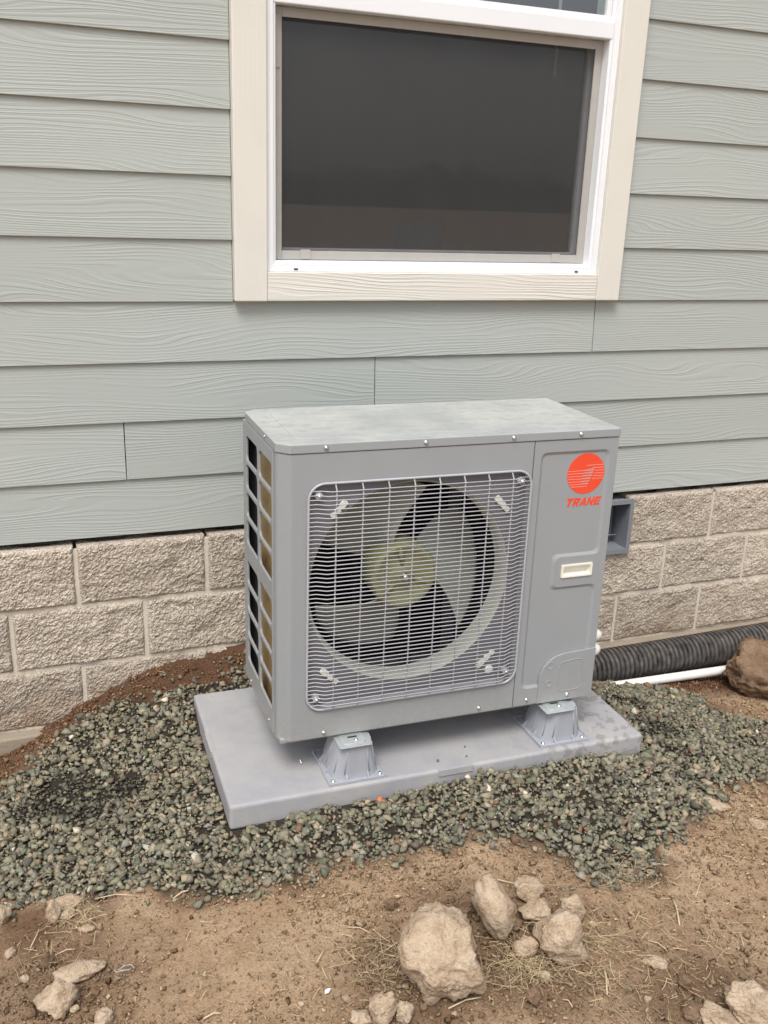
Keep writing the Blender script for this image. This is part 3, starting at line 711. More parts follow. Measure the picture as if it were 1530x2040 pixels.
# screws
bm = bmesh.new(); lathe_bm(bm, [(.0062,0),(.0062,.0012),(.0050,.0016),(.0046,.0040),(.0030,.0052),(.0001,.0054)], lambda a_, b_, h: (a_, -h, b_), 14)
SCR = bmesh_to(bm, 'screw'); SCR.materials.append(M['steel']); SCR.shade_smooth()
def screw(x, y, z, rz=0, s=1.0):
    o = bpy.data.objects.new('screw', SCR); C.objects.link(o); o.location = (x, y, z); o.rotation_euler = (0, 0, rz); o.scale = (s, s, s); o.parent = hp
for x in (.118,.379,.626,.827): screw(x, -.0027, .803)
for x, z in ((.124,.012),(.583,.014)): screw(x, -.0002, z, 0, .9)
screw(.735, .0004, .016, 0, .9); screw(.867, -.0027, .016, 0, .9)
screw(-.0027, .14, .803, -math.pi/2, .7); screw(-.0030, .10, .016, -math.pi/2, .8); screw(-.0030, .33, .016, -math.pi/2, .8)
# fan grille
GX0, GX1, GZ0, GZ1 = .0745, .6875, .0855, .7130
rim = [(x, -.0045, z) for x, z in rrect(GX0,GX1,GZ0,GZ1,.042,7)]
gr = U(tube('fan_grille', rim, .0034, M['wire'], None, 8, True))
YO, YI = -.019, -.006
def wire_path(z, xa, xb):
    return [(xa,YI,z),(xa+.022,YI,z),(xa+.034,(YI+YO)/2,z),(xa+.046,YO,z),(xb-.046,YO,z),(xb-.034,(YI+YO)/2,z),(xb-.022,YI,z),(xb,YI,z)]
v, f = tube_data(wire_path(0, GX0, GX1), .0014, 6); WM = mesh('wire', v, f); WM.materials.append(M['wire']); WM.shade_smooth()
nw = 53; zs_ = [GZ0+.016+(GZ1-GZ0-.034)*i/(nw-1) for i in range(nw)]
for i, z in enumerate(zs_):
    dz = min(z-GZ0, GZ1-z); ins = 0
    if dz < .042: ins = .042-math.sqrt(max(0, .042**2-(.042-dz)**2))
    if ins > .001:
        v, f = tube_data(wire_path(0, GX0+ins, GX1-ins), .0014, 6); me = mesh('wire', v, f); me.materials.append(M['wire']); me.shade_smooth()
    else: me = WM
    o = bpy.data.objects.new('wire', me); C.objects.link(o); o.location = (0, 0, z); o.parent = gr
for i in range(8):
    x = .1435+.0693*i; yy = YO+.0042
    o = tube('cross_wire', [(x,YI+.001,GZ0),(x,YI+.001,GZ0+.004),(x,yy,GZ0+.012),(x,yy,GZ1-.016),(x,YI+.001,GZ1-.005),(x,YI+.001,GZ1)], .0021, M['wire'], None, 6); o.parent = gr
for x, z in ((.102,.681),(.660,.683),(.102,.117),(.659,.120)): 
    bm = bmesh.new(); lathe_bm(bm, [(.010,-REC),(.010,.004),(.006,.006),(.0001,.006)], lambda a_, b_, h: (x+a_, -h, z+b_), 16)
    o = U(link('grille_boss', bmesh_to(bm, 'boss'), M['wire'])); o.data.shade_smooth(); screw(x, -.006, z, 0, .95)
# pale clips and plug behind the wires
for (xa, za), (xb, zb) in (((.177,.660),(.139,.618)),((.594,.640),(.634,.598)),((.117,.197),(.163,.151)),((.572,.140),(.622,.185))):
    d = Vector((xb-xa, 0, zb-za)); L = d.length; d.normalize(); nrm = Vector((-d.z, 0, d.x)); pts = []
    for t, wd in ((0,.004),(.04,.0085),(.36,.0085),(.40,.005),(.48,.005),(.52,.0085),(.68,.0075),(.72,.004),(.78,.004),(.82,.0075),(.97,.0075),(1,.003)): pts.append((t, wd))
    poly = [(xa+d.x*L*t+nrm.x*wd, za+d.z*L*t+nrm.z*wd) for t, wd in pts]+[(xa+d.x*L*t-nrm.x*wd, za+d.z*L*t-nrm.z*wd) for t, wd in pts[::-1]]
    bm = bmesh.new(); prism_bm(bm, poly, lambda x, z, h: (x, h, z), REC-.007, REC-.0004); o = U(link('grille_clip', bmesh_to(bm, 'clip'), M['clip'])); bevel(o, .0012, 2)
bm = bmesh.new(); lathe_bm(bm, [(.013,-.0004),(.013,-.004),(.010,-.006),(.0001,-.006)], lambda a_, b_, h: (.612+a_, REC+h, .126+b_), 24); U(link('round_plug', bmesh_to(bm, 'plug'), M['clip'])).data.shade_smooth()
# orifice ring, interior, fan
bm = bmesh.new(); rp = [(FRAD+.0005,REC-.0008),(FRAD-.002,REC+.003),(FRAD-.007,REC+.012),(FRAD-.009,REC+.028),(FRAD-.009,REC+.058)]
lathe_bm(bm, rp, lambda a_, b_, h: (FCX+a_, h, FCZ+b_), 72, False); o = U(link('fan_orifice', bmesh_to(bm, 'orifice'), M['ring'])); o.data.shade_smooth()
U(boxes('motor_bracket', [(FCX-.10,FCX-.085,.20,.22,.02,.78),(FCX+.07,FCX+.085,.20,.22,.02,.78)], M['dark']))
fan = bpy.data.objects.new('fan', None)
bm = bmesh.new(); lathe_bm(bm, [(.093,.16),(.095,.075),(.090,.062),(.084,.058),(.074,.066),(.050,.074),(.030,.068),(.022,.060),(.0001,.060)], lambda a_, b_, h: (FCX+a_, h, FCZ+b_), 48)
fan = U(link('fan', bmesh_to(bm, 'fan'), M['fan'])); fan.data.shade_smooth()
for q in range(3):
    a_ = R(100+120*q); p0 = (FCX+.035*math.cos(a_), FCZ+.035*math.sin(a_)); p1 = (FCX+.086*math.cos(a_), FCZ+.086*math.sin(a_))
    o = tube('hub_rib', [(p0[0],.068,p0[1]),(p1[0],.062,p1[1])], .006, M['fan'], None, 8); o.parent = fan
def blade(a0, mat):
    nr, nt_ = 14, 16; V = []; F = []
    for i in range(nr+1):
        t = i/nr; r = .088+(.262-.088)*t
        span = R(54+26*math.sin(t*math.pi*.62)); mid = a0+R(-20*t)
        for j in range(nt_+1):
            s = j/nt_; a = mid+span*(s-.5)
            dep = .085+.115*s*(.75+.25*t)+.018*math.sin(math.pi*s)
            rr = r if t < .99 else r-.012*(2*s-1)**4
            V.append((FCX+rr*math.cos(a), dep, FCZ+rr*math.sin(a)))
    for i in range(nr):
        for j in range(nt_): k = i*(nt_+1)+j; F.append((k, k+1, k+nt_+2, k+nt_+1))
    o = link('blade', mesh('blade', V, F), mat, fan, True); s_ = o.modifiers.new('s','SOLIDIFY'); s_.thickness = .004; return o
blade(R(14), M['fan2']); blade(R(134), M['fan2']); blade(R(254), M['fan2'])
o = bpy.data.objects.new('screw', SCR); C.objects.link(o); o.location = (FCX, .060, FCZ); o.scale = (2.0, 2.6, 2.0); o.parent = fan; o.name = 'hub_bolt'
# service valves on the far side
for z, r in ((.140,.019),(.092,.021)):
    bm = bmesh.new(); lathe_bm(bm, [(r*.7,-.01),(r*.7,.03),(r,.032),(r,.066),(r*.9,.074),(r*.5,.084),(.0001,.086)], lambda a_, b_, h: (UW+h, .105+a_, z+b_), 20)
    o = U(link('service_valve', bmesh_to(bm, 'valve'), M['pvc'])); o.data.shade_smooth()
# mounting feet of the cabinet and the plastic risers under them
FEET = [(.2705,.010,.165,.178), (.9125,.018,.163,.178), (.2705,.425,.165,.178), (.9125,.433,.163,.178)]
RIS_H = .1068
def riser(i, a, b, wx, wy):
    x, y = pad_pt(a+wx/2, b+wy/2)
    r = empty('riser_foot', (x, y, PADZ), PADR)
    hx, hy = wx/2, wy/2
    bm = bmesh.new(); box_bm(bm, -hx, hx, -hy, hy, .0003, .005)
    for q in ((-hx,-hx+.004,-hy,hy),(hx-.004,hx,-hy,hy)): box_bm(bm, *q, .0051, .0085)
    for q in ((-hx+.0041,hx-.0041,-hy,-hy+.004),(-hx+.0041,hx-.0041,hy-.004,hy)): box_bm(bm, *q, .0051, .0085)
    o = link('base_plate', bmesh_to(bm, 'base_plate'), M['riser'], r); bevel(o, .0012)
    bm = bmesh.new(); n = 40; rings = []
    for t, sx, sy, cy_ in ((.0051,.070,.075,-.001),(.02,.0675,.073,-.002),(RIS_H-.006,.049,.062,-.012),(RIS_H,.0475,.060,-.012)):
        rr = []
        for k in range(n):
            q = 2*math.pi*k/n; c, s = math.cos(q), math.sin(q); e = .55
            g = 1-.018*(1 if (k % 5 == 0) else 0)
            rr.append(bm.verts.new((sx*g*math.copysign(abs(c)**e, c), cy_+sy*g*math.copysign(abs(s)**e, s), t)))
        rings.append(rr)
    for i_ in range(3):
        for k in range(n): bm.faces.new((rings[i_][k], rings[i_][(k+1) % n], rings[i_+1][(k+1) % n], rings[i_+1][k]))
    rings_co = [[v.co.copy() for v in rings[1]], [v.co.copy() for v in rings[2]]]
    bm.faces.new(rings[-1])
    link('cone', bmesh_to(bm, 'cone'), M['riser'], r)
    for gx_, gy_, an in ((-.03,-.071,-90),(.03,-.071,-90),(-.068,-.03,180),(-.068,.03,180),(.068,-.03,0),(.068,.03,0),(-.03,.071,90),(.03,.071,90)):
        V = []; 
        for s in (-.0015, .0015): V += [(-.012,s,.0055),(.016,s,.0055),(-.010,s,.034)]
        o = link('gusset', mesh('gusset', V, [(0,2,1),(3,4,5),(0,1,4,3),(1,2,5,4),(2,0,3,5)]), M['riser'], r, False, (gx_, gy_, 0), (0,0,R(an)))
    for k in range(0, n, 4):
        a_, b_ = rings_co[0][k], rings_co[1][k]; a_ = a_*1.0; t_ = tube('cone_rib', [a_, b_], .0016, M['riser'], r, 6)
    for sx_, sy_ in ((-1,-1),(1,-1)):
        o = bpy.data.objects.new('screw', SCR); C.objects.link(o); o.location = (sx_*(hx-.016), sy_*(hy-.016), .0052); o.rotation_euler = (R(-90),0,0); o.parent = r
    return r
RL = ['pale grey plastic riser foot under the heat pump, nearer the side guard', 'pale grey plastic riser foot under the heat pump, below the valve cover',
      'pale grey riser foot under the back of the heat pump, by the coil', 'pale grey riser foot under the back of the heat pump, by the service valves']
for i, (a, b, wx, wy) in enumerate(FEET):
    r = riser(i, a, b, wx, wy); tag(r, RL[i], 'riser foot', 'riser feet under the heat pump')
    x, y = pad_pt(a+wx/2, b+wy/2); dx, dy = x-UX, y-UY; c, s = math.cos(-UR), math.sin(-UR)
    lx_, ly_ = dx*c-dy*s, dx*s+dy*c; lx_ += (-.006, -.022)[i % 2]
    bm = bmesh.new(); z0_ = PADZ+RIS_H-UZ
    prism_bm(bm, rrect(lx_-.047,lx_+.047,ly_-.084,ly_+.055,.008,3), lambda x, y, h: (x, y, h), z0_+.0003, z0_+.0032)
    prism_bm(bm, rrect(lx_-.033,lx_+.033,ly_-.072,ly_+.050,.014,4), lambda x, y, h: (x, y, h), z0_+.003, z0_+.0068)
    o = U(link('mounting_foot', bmesh_to(bm, 'mounting_foot'), M['galv'])); bevel(o, .002, 2)
    bm = bmesh.new(); prism_bm(bm, rrect(lx_-.014,lx_+.014,ly_-.044,ly_-.037,.003,3), lambda x, y, h: (x, y, h), z0_+.0066, z0_+.0071)
    k = link('bolt_slot', bmesh_to(bm, 'bolt_slot'), M['dark']); k.parent = o
    k = bpy.data.objects.new('bolt_head', SCR); C.objects.link(k); k.location = (lx_+.006, ly_-.058, z0_+.0066); k.rotation_euler = (R(-90),0,0); k.parent = o

# ------------------------------------------------------------------ pipes in the trench
def pipe_bm():
    pitch = .0205; x0, x1 = 1.95, 3.75; nseg = int((x1-x0)/pitch*8); V = []; F = []; n = 36
    for i in range(nseg+1):
        x = x0+(x1-x0)*i/nseg; ph = ((x-x0)/pitch) % 1
        rr = .070 if ph < .60 else .0600
        if .60 <= ph < .66 or ph > .94: rr = .066
        yc = -.132-.012*math.sin((x-2.2)*1.6); zc = -.030+.010*math.sin((x-2.6)*1.9)
        for k in range(n):
            q = 2*math.pi*k/n; V.append((x, yc+rr*math.cos(q), zc+rr*math.sin(q)))
    for i in range(nseg):
        for k in range(n): F.append((i*n+k, i*n+(k+1) % n, (i+1)*n+(k+1) % n, (i+1)*n+k))
    return mesh('drain_pipe', V, F)
o = link('drain_pipe', pipe_bm(), M['pipe']); o.data.shade_smooth(); o.data.set_sharp_from_angle(angle=R(35))
tag(o, 'black ribbed corrugated drain pipe running along the foundation footing', 'pipe')
pa = at_y(1270, 1360, -.245); pb = at_y(1455, 1333, -.245); dv = pb-pa
o = tube('pvc_pipe', [pa-dv*.6, pa, pb, pb+dv*1.4], .0172, M['pvc'], None, 20)
tag(o, 'thin white plastic pipe lying beside the black corrugated drain pipe', 'pipe')

# ------------------------------------------------------------------ gravel
def hull_proto(seed, npt=10):
    r = random.Random(seed); bm = bmesh.new()
    sx, sy, sz = 1.0, r.uniform(.62, .95), r.uniform(.42, .75)
    for i in range(npt):
        v = Vector((r.gauss(0,1), r.gauss(0,1), r.gauss(0,1))).normalized()*r.uniform(.42, .5); bm.verts.new((v.x*sx, v.y*sy, v.z*sz))
    g = bmesh.ops.convex_hull(bm, input=bm.verts); bmesh.ops.delete(bm, geom=[e for e in g['geom_interior'] if isinstance(e, bmesh.types.BMVert)], context='VERTS')
    bmesh.ops.triangulate(bm, faces=bm.faces); bmesh.ops.recalc_face_normals(bm, faces=bm.faces)
    bm.verts.ensure_lookup_table(); bm.verts.index_update()
    V = np.array([v.co for v in bm.verts]); T = np.array([[v.index for v in f.verts] for f in bm.faces]); bm.free(); return V, T
PROTO = [hull_proto(100+i) for i in range(36)]
PROTO_S = [hull_proto(300+i, 7) for i in range(24)]
def rand_rot(n, tilt):
    a = RNG.uniform(0, 2*np.pi, n); t = RNG.normal(0, tilt, n); u = RNG.uniform(0, 2*np.pi, n)
    ca, sa = np.cos(a), np.sin(a); ax = np.stack([np.cos(u), np.sin(u), 0*u], -1)
    ct, st = np.cos(t), np.sin(t); Kx = np.zeros((n,3,3)); Kx[:,0,2] = ax[:,1]; Kx[:,1,2] = -ax[:,0]; Kx[:,2,0] = -ax[:,1]; Kx[:,2,1] = ax[:,0]
    I = np.eye(3)[None]; Rt = I+st[:,None,None]*Kx+(1-ct)[:,None,None]*(Kx@Kx)
    Rz = np.zeros((n,3,3)); Rz[:,0,0] = ca; Rz[:,0,1] = -sa; Rz[:,1,0] = sa; Rz[:,1,1] = ca; Rz[:,2,2] = 1
    return Rt@Rz
def scatter(name, P, S, colr, mat, tilt=.6, PROTO=PROTO):
    n = len(P); Rm = rand_rot(n, tilt); pid = RNG.integers(0, len(PROTO), n); VV = []; TT = []; CC = []; base = 0
    for p in range(len(PROTO)):
        k = np.where(pid == p)[0]
        if not len(k): continue
        V, T = PROTO[p]
        v = np.einsum('nij,vj->nvi', Rm[k], V)*S[k, None, None]+P[k, None, :]
        VV.append(v.reshape(-1, 3)); TT.append((T[None]+(np.arange(len(k))*len(V))[:, None, None]+base).reshape(-1, 3)); CC.append(np.repeat(colr[k], len(V), 0)); base += len(k)*len(V)
    return link(name, np_mesh(name, np.concatenate(VV), np.concatenate(TT), np.concatenate(CC)), mat)
def sample(n, x0, x1, y0, y1): return RNG.uniform(x0, x1, n), RNG.uniform(y0, y1, n)
x, y = sample(62000, -.25, 3.2, -1.35, -.02)
ed = edge_dist(x, y, GP)+(fbm(x*16, y*16, 3, 5)-.5)*.07
keep = (ed > RNG.normal(.002, .016, len(x))) | ((ed > -.09) & (RNG.random(len(x)) < .035*np.clip(1+ed/.09, 0, 1)))
pe = edge_dist(x, y, PADPOLY); keep &= pe < -.007
keep &= ~((pe > -.2) & (y > -.22) & (x > 1.0) & (x < 1.9))
x, y = x[keep], y[keep]; n = len(x)
S = np.clip(RNG.lognormal(np.log(.0168), .44, n), .006, .042)
smk = sandmask(x, y); S = np.where(smk > .45, S*RNG.uniform(.35, 1.0, n), S)
lay = RNG.random(n); z = ground_z(x, y)+S*.12+lay*.013-.003
base_ = np.array([(.225,.220,.165),(.165,.170,.135),(.290,.268,.205),(.190,.172,.132),(.250,.250,.210),(.335,.290,.215),(.115,.115,.098),(.22,.145,.10),(.55,.52,.46)])
ci = RNG.choice(9, n, p=[.26,.20,.16,.12,.10,.07,.065,.018,.007]); colr = base_[ci]*RNG.uniform(.75, 1.28, (n,1))*RNG.uniform(.95, 1.05, (n,3))*np.array([1.06, 1.01, .93])
wet = np.clip((smk-.25)*1.6, 0, .75)[:, None]; colr = colr*(1-.62*wet*(RNG.random((n,1)) < .8))
o = scatter('gravel', np.c_[x, y, z], S, colr, M['gravel'], .7)
tag(o, 'bed of crushed grey-green gravel around the equipment pad', 'gravel', kind='stuff')

# ------------------------------------------------------------------ soil crumbs and straw
x, y = sample(190000, -.1, 3.2, -1.9, -.03)
ed = edge_dist(x, y, GP); dens = fbm(x*3.2, y*3.2, 3, 21)
near = np.clip(1-np.abs(ed+.02)/.12, 0, 1)*.3
low = np.clip((-1.25-y)/.25, 0, 1)
keep = (ed < .0) & (RNG.random(len(x)) < .16+.75*np.clip((dens-.42)*3.2, 0, 1)+.2*low+.5*(y > -.3))
x, y = x[keep], y[keep]; n = len(x); S = np.where(RNG.random(n) < .16+.2*np.clip((fbm(x*5, y*5, 2, 77)-.5)*4, 0, 1), np.clip(RNG.lognormal(np.log(.0115), .35, n), .006, .028), np.clip(RNG.lognormal(np.log(.0055), .40, n), .003, .014)); z = ground_z(x, y)+S*.28
cb = np.array([(.37,.26,.160),(.275,.182,.105),(.51,.385,.255),(.175,.105,.058)]); colr = cb[RNG.choice(4, n, p=[.42,.27,.20,.11])]*RNG.uniform(.75, 1.25, (n,1))
md = np.zeros(n)
for cx_, cy_, r_ in CLOD_SHADE: md = np.maximum(md, np.exp(-((x-cx_)**2+(y-cy_)**2)/(r_*r_)))
colr = colr*(1-.38*md[:, None])  # crumbs in those spots darkened too, continuing the painted clod shade
mo_ = (y > -.35)[:, None]; colr = np.where(mo_, colr*np.array([.62,.5,.45]), colr)
tag(scatter('soil_crumbs', np.c_[x, y, z], S, colr, M['crumb'], .9, PROTO_S), 'loose crumbs and small clods of brown soil strewn over the bare ground', 'soil', kind='stuff')
def straw_field():
    V = []; T = []; Cc = []
    spots = [(1045,1925,.09,330,.045),(770,1925,.08,170,.045),(1180,1880,.10,240,.04),(1300,1790,.20,170,.03),(1430,1900,.22,180,.035),(1260,1740,.06,80,.035),(150,1830,.06,90,.045),(120,1900,.09,60,.035),
             (1060,1790,.04,60,.03),(1500,1620,.12,110,.03),(700,1950,.25,110,.03),(400,1900,.25,60,.025),(600,1850,.25,50,.025),(1350,2000,.15,90,.03),(300,1395,.08,14,.03),(1230,1960,.12,110,.035)]
    for px, py, sp, cnt, ln in spots:
        c = at_z(px, py, .05)
        for _ in range(int(cnt*1.5)):
            x, y = c[0]+RNG.normal(0, sp*.55), c[1]+RNG.normal(0, sp*.45); L = ln*RNG.uniform(.15, 1.15); a = RNG.uniform(0, 2*np.pi)
            if y > -.02: continue
            z = gz(x, y)+.003+RNG.uniform(0, .012); el = RNG.normal(0, .22); wv = RNG.uniform(.0003, .00065); cv = RNG.normal(0, .16)
            b = len(V); ns = 4
            for k in range(ns+1):
                t = k/ns-.5; aa = a+cv*t; px_ = x+math.cos(aa)*L*t; py_ = y+math.sin(aa)*L*t; pz_ = z+abs(math.sin(el))*L*(t+.5)+.0015
                nx_, ny_ = -math.sin(aa)*wv, math.cos(aa)*wv
                V += [(px_-nx_, py_-ny_, pz_), (px_, py_, pz_+wv*1.3), (px_+nx_, py_+ny_, pz_)]
            for k in range(ns):
                q = b+k*3; T += [(q, q+3, q+4), (q, q+4, q+1), (q+1, q+4, q+5), (q+1, q+5, q+2)]
            col = np.array((.50,.39,.235))*RNG.choice([.45,.7,1.0,1.3], p=[.25,.3,.3,.15])*RNG.uniform(.93, 1.07, 3); Cc += [col]*(3*(ns+1))
    for x0_, y0_, x1_, y1_, r_ in ((690,1855,738,1866,.0012),(955,1765,1022,1775,.0016),(1340,1790,1353,1850,.0020),(1203,1932,1209,1983,.0022),(893,2011,958,1990,.0018),(1120,1995,1140,2012,.0012),(280,1372,315,1369,.0010),(190,1790,265,1786,.0012),(345,1788,375,1778,.0018),
                                   (60,1890,78,1855,.0012),(110,1905,150,1895,.0012),(1400,1745,1385,1790,.0012),(1290,1880,1330,1897,.0012),(405,2030,440,2018,.0020),(630,1925,645,1900,.0014),(1440,1700,1470,1712,.0011),(1470,1850,1482,1885,.0012)):
        a_ = at_z(x0_, y0_, .05); b_ = at_z(x1_, y1_, .05); a_[2] = gz(a_[0], a_[1])+.006; b_[2] = gz(b_[0], b_[1])+.008; m_ = (a_+b_)/2+np.array([.004, .003, .004])
        v_, f_ = tube_data([a_, a_*.5+m_*.5, m_, m_*.5+b_*.5, b_], r_, 5); b0 = len(V); V += [tuple(q) for q in v_]
        for q in f_:
            for k in range(1, len(q)-1): T.append((b0+q[0], b0+q[k], b0+q[k+1]))
        Cc += [np.array((.62,.50,.33))]*len(v_)
    return np_mesh('dry_straw', np.array(V), np.array(T), np.array(Cc))
tag(link('dry_straw', straw_field(), M['straw']), 'scattered dry yellow straw and grass stalks on the bare soil', 'straw', kind='stuff')

# ------------------------------------------------------------------ rocks and clods
def rock_mesh(seed, dims, sub, rough=.16, facets=18):
    r = random.Random(seed); bm = bmesh.new(); bmesh.ops.create_icosphere(bm, subdivisions=sub, radius=1.0)
    planes = [(Vector((r.gauss(0,1), r.gauss(0,1), r.gauss(0,.9))).normalized(), r.uniform(.60, .90)) for _ in range(facets)]
    off = Vector((seed*3.7, seed*1.3, seed*2.1))
    for v in bm.verts:
        d = v.co.normalized(); k = 1.0
        for nrm, h in planes:
            c = d.dot(nrm)
            if c > 1e-3: k = min(k, h/c)
        k *= 1+rough*1.25*noise.fractal(d*1.5+off, 1.0, 2.0, 2)-rough*.8*abs(noise.fractal(d*2.6+off, .8, 2.0, 4))+rough*.42*noise.fractal(d*7+off, .5, 2.0, 4)
        v.co = d*k
    mx = [max(abs(v.co[i]) for v in bm.verts) for i in range(3)]
    for v in bm.verts: v.co = Vector((v.co.x/mx[0]*dims[0]/2, v.co.y/mx[1]*dims[1]/2, v.co.z/mx[2]*dims[2]/2))
    me = bmesh_to(bm, 'rock'); me.shade_smooth(); return me
def rock(seed, px, py, wpx, hpx, label, kind='rock', tilt=0, yaw=None, sub=4, sink=.18, rough=.16, group='rocks lying on the bare soil', hover=0.0):
    # px, py: centre of the rock in the photograph; it stands on the ground below
    z = .05
    for _ in range(4):
        p = at_z(px, py+hpx*.30, z); z = gz(p[0], p[1])
    dist = (p-CAM)@CF; s = dist/FPX; dep = math.asin(-(ray(px, py)/np.linalg.norm(ray(px, py)))[2])
    big = 1.22 if (kind == 'rock' and wpx < 140) else 1.08
    Wm = wpx*s*big; Hs = hpx*s*big; D = Wm*.85
    Hm = math.sqrt(max(Hs*Hs-(D*math.sin(dep))**2, (.45*Hs)**2))/math.cos(dep)
    if D*math.sin(dep) > .8*Hs: D = .8*Hs/math.sin(dep)
    me = rock_mesh(seed, (Wm, D, Hm), sub, rough)
    o = link('rock' if kind == 'rock' else 'soil_clod', me, M['rock'] if kind == 'rock' else M['clod'])
    az = math.atan2(ray(px, py)[0], ray(px, py)[1])
    o.rotation_euler = (0, R(tilt), -az+(R(yaw) if yaw else 0)); o.location = (p[0], p[1], z+Hm*(.5-sink)+hover)
    return tag(o, label, 'rock' if kind == 'rock' else 'clod', group)
G = 'rocks in the pile in front of the gravel'
rock(1, 885, 1914, 178, 168, 'largest pale tan boulder on the bare soil, pitted and blocky', rough=.13, sub=5, sink=.10, group=G)
rock(2, 986, 1836, 72, 108, 'long pale wedge-shaped rock leaning against the largest boulder', tilt=-24, sub=4, sink=.12, group=G)
rock(3, 1051, 1779, 52, 44, 'small pale rock on top at the back of the rock pile', sink=.02, group=G, hover=.004)
rock(4, 1066, 1817, 60, 44, 'brownish rock just below the small pale rock at the back of the pile', sink=.12, group=G)
rock(5, 1141, 1819, 44, 58, 'upright tan rock at the gravel side of the pile, above the round rock', sink=.15, group=G)
rock(6, 1113, 1880, 96, 92, 'rounded pale rock with a flat broken face beside the straw tuft', sink=.12, group=G)
rock(7, 1046, 1888, 42, 40, 'small pale sliver of rock at the foot of the long wedge-shaped rock', tilt=30, sink=.2, group=G)
rock(8, 1022, 1838, 36, 30, 'small brown clod wedged between the long wedge rock and brownish rock', 'clod', group='clods of soil by the rock pile')
rock(9, 930, 1800, 40, 42, 'dark brown clod behind the largest boulder and the wedge rock', 'clod', group='clods of soil by the rock pile')
rock(10, 777, 1802, 26, 28, 'small round clod standing alone between gravel edge and largest boulder', 'clod', group='clods of soil by the rock pile')
rock(11, 868, 1828, 56, 24, 'low flat clod right behind the largest boulder', 'clod', group='clods of soil by the rock pile')
rock(12, 1061, 1987, 32, 38, 'brown clod in front of the straw tuft and round rock', 'clod', group='clods of soil by the rock pile')
rock(13, 1104, 1822, 22, 26, 'small round brown clod between the brownish rock and upright rock', 'clod', group='clods of soil by the rock pile')
G = 'pale stones in front of the largest boulder'
rock(14, 762, 2014, 50, 66, 'long smooth pale stone leaning outward in front of the largest boulder', tilt=18, group=G)
rock(15, 722, 2030, 42, 34, 'small squarish pale stone touching the long smooth stone', group=G)
rock(16, 804, 2022, 34, 38, 'small rounded tan stone between long smooth stone and largest boulder', group=G)
G = 'pale stones at the foreground end by the valve side'
rock(17, 1505, 2008, 112, 84, 'big knobbly pale rock beside the smaller lumpy one, far from the boulder', sub=5, group=G)
rock(18, 1432, 2028, 82, 50, 'lumpy low pale rock touching the big knobbly one', group=G)
rock(19, 1380, 2012, 56, 40, 'flattish brown clod next to the lumpy low pale rock', 'clod', group='clods of soil by the knobbly rock')
rock(20, 1365, 1958, 30, 32, 'small tan clod alone behind the flattish brown clod', 'clod', group='clods of soil by the knobbly rock')
rock(21, 1302, 1908, 46, 26, 'flat tan stone half sunk between round rock and knobbly rock', sink=.4, group=G)
G = 'pale rocks near the curled cable tie'
rock(22, 161, 1928, 88, 44, 'broad flat-topped pale rock beside the curled pale cable tie', group=G)
rock(23, 117, 1990, 76, 62, 'pointed pale rock in front of the broad flat-topped one', group=G)
rock(24, 207, 2030, 32, 30, 'small pale stone in front of the pointed pale rock', group=G)
rock(25, 92, 1914, 34, 40, 'brown clod leaning beside the broad flat-topped rock', 'clod', group='clods by the flat-topped rock')
rock(26, 70, 1985, 36, 28, 'small brown clod touching the pointed pale rock', 'clod', group='clods by the flat-topped rock')
G = 'stones at the gravel edge below the block wall'
rock(27, 134, 1794, 62, 32, 'brick-shaped tan stone lying on the gravel edge', sink=.05, group=G)
rock(28, 108, 1826, 24, 46, 'narrow upright tan stone under the brick-shaped stone', group=G)
rock(29, 132, 1822, 30, 22, 'small tan stone tucked under the brick-shaped stone by the straw', group=G)
rock(30, 3, 1826, 34, 42, 'tan stone alone at the gravel edge, away from the brick-shaped one', group=G)
rock(31, 172, 1849, 30, 16, 'tiny flat tan stone in front of the gravel-edge straw', group=G, sub=3)
G = 'rubble bits strewn round the rock pile'
rub = [(690,1990,16),(740,1870,15),(845,2005,18),(905,2020,14),(990,1915,16),(1010,1960,18),(1085,1945,22),(1165,1930,16),(1000,1870,15),(1180,1840,14),(1090,1770,14),(960,2022,16),
       (50,1950,18),(190,1975,20),(230,1955,14),(150,2010,18),(60,2020,24),(250,2015,14),(20,1900,22),(1450,1985,22),(1330,2025,18),(1290,1990,14),(1480,1945,18),(1240,2010,14),(600,2000,12),(900,1790,18),(830,1850,16),(1000,1795,18)]
for i, (px, py, sz) in enumerate(rub):
    rock(60+i, px, py, sz, sz*.85, ('tiny pale stone' if i % 3 == 0 else 'tiny brown clod')+(' on the soil around the flat-topped rock and cable tie' if px < 300 else ' on the soil around the knobbly pale rock' if px > 1200 else ' on the soil around the largest boulder and rock pile'), 'rock' if i % 3 == 0 else 'clod', sub=3, group='tiny bits '+('around the flat-topped rock' if px < 300 else 'around the knobbly rock' if px > 1200 else 'around the rock pile')+(', stones' if i % 3 == 0 else ', clods'))
# the big lump on the trench edge and soil lumps by the pipe
o = rock(32, 1512, 1338, 150, 120, 'big brown lump of clay leaning against the black drain pipe', 'clod', sub=5, sink=.2, group='clay lumps in the pipe trench')
rock(33, 1292, 1364, 22, 18, 'dark clay lump at the buried end of the white pipe', 'clod', group='clay lumps in the pipe trench', sub=3)
rock(34, 1325, 1366, 20, 16, 'smaller dark clay lump against the white pipe', 'clod', group='clay lumps in the pipe trench', sub=3)
rock(35, 1440, 1412, 36, 22, 'rounded clay lump at the trench side of the gravel', 'clod', group='clay lumps in the pipe trench', sub=3)
rock(36, 1412, 1592, 74, 26, 'flat tan stone sunk in the soil at the gravel edge by the pad', sink=.45, group='flat stones at the gravel edge')
rock(37, 1512, 1637, 40, 20, 'pale flat stone sunk in the soil well beyond the gravel', sink=.45, group='flat stones at the gravel edge')

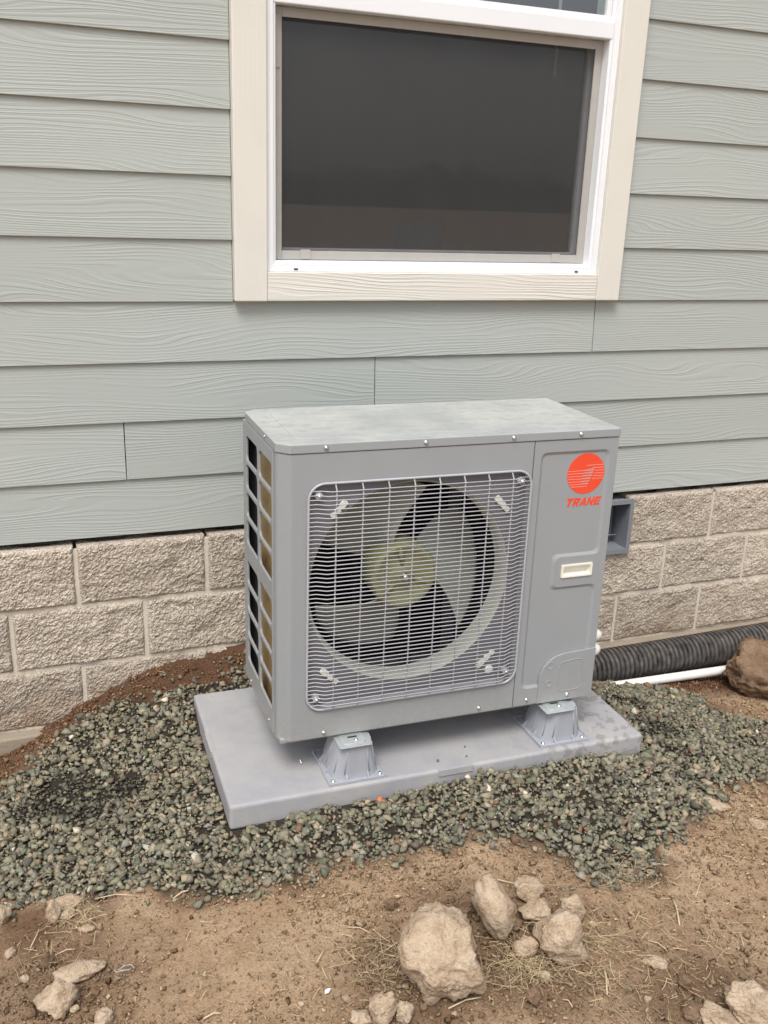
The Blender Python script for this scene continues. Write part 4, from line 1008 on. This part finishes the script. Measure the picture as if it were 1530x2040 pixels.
# ------------------------------------------------------------------ small things
def on_pad(px, py): return at_z(px, py, PADZ)
for i, (px, py, s, lb) in enumerate(((872,1517,.013,'flat gravel chip on the pad edge by the grip tab'),(925,1489,.010,'small gravel chip on the pad, farthest in under the heat pump'),(928,1508,.011,'gravel chip on the pad between the grip tab and another chip'))):
    p = on_pad(px, py); V, T = PROTO[i+3]; v = V*s; me = mesh('pebble', v, T); o = link('pebble', me, simple('gravel_chip', (.13,.12,.095), .9)); o.location = (p[0], p[1], PADZ-v[:, 2].min()+.0002)
    tag(o, lb, 'pebble', 'gravel chips lying on the pad')
p = on_pad(599, 1520); o = tube('loose_screw', [(p[0],p[1]-.007,PADZ+.0027),(p[0]+.001,p[1]+.004,PADZ+.0024),(p[0]+.001,p[1]+.0045,PADZ+.0042),(p[0]+.001,p[1]+.007,PADZ+.0042)], [.0022,.0024,.004,.004], M['steel'], None, 10)
tag(o, 'small loose metal screw lying on the pad', 'screw')
p = at_z(251, 1938, .05); z = gz(p[0], p[1])+.007
pts = [(p[0]+.014*math.cos(a)*1.2, p[1]+.010*math.sin(a), z+.003*math.sin(2*a)+.002*a) for a in np.linspace(0, 5.4, 26)]+[(p[0]-.020, p[1]-.012, z+.012), (p[0]-.024, p[1]-.004, z+.013)]
tag(tube('cable_tie', pts, .0010, M['screenframe'], None, 6), 'curled pale plastic cable tie lying on the bare soil', 'cable tie')
p = at_z(652, 1979, .05); bm = bmesh.new(); prism_bm(bm, [(-.007,-.003),(.002,-.005),(.008,.001),(.003,.005),(-.004,.004)], lambda x, y, h: (x, y, h+.3*x), 0, .003)
o = link('plastic_scrap', bmesh_to(bm, 'scrap'), M['vinyl'], None, False, (p[0], p[1], gz(p[0], p[1])+.004)); tag(o, 'tiny white scrap lying on the bare soil', 'scrap')
p = at_z(756, 1602, .085); bm = bmesh.new(); lathe_bm(bm, [(.0001,0),(.005,.0005),(.0068,.004),(.0060,.010),(.0045,.015),(.0001,.016)], lambda a_, b_, h: (h-.008, a_, b_), 14)
o = link('wire_connector', bmesh_to(bm, 'connector'), simple('orange_plastic', (.75,.16,.05), .4), None, True, (p[0], p[1], gz(p[0], p[1])+.019), (0, R(-25), R(40)))
tag(o, 'small orange plastic wire connector lying in the gravel by the pad', 'connector')
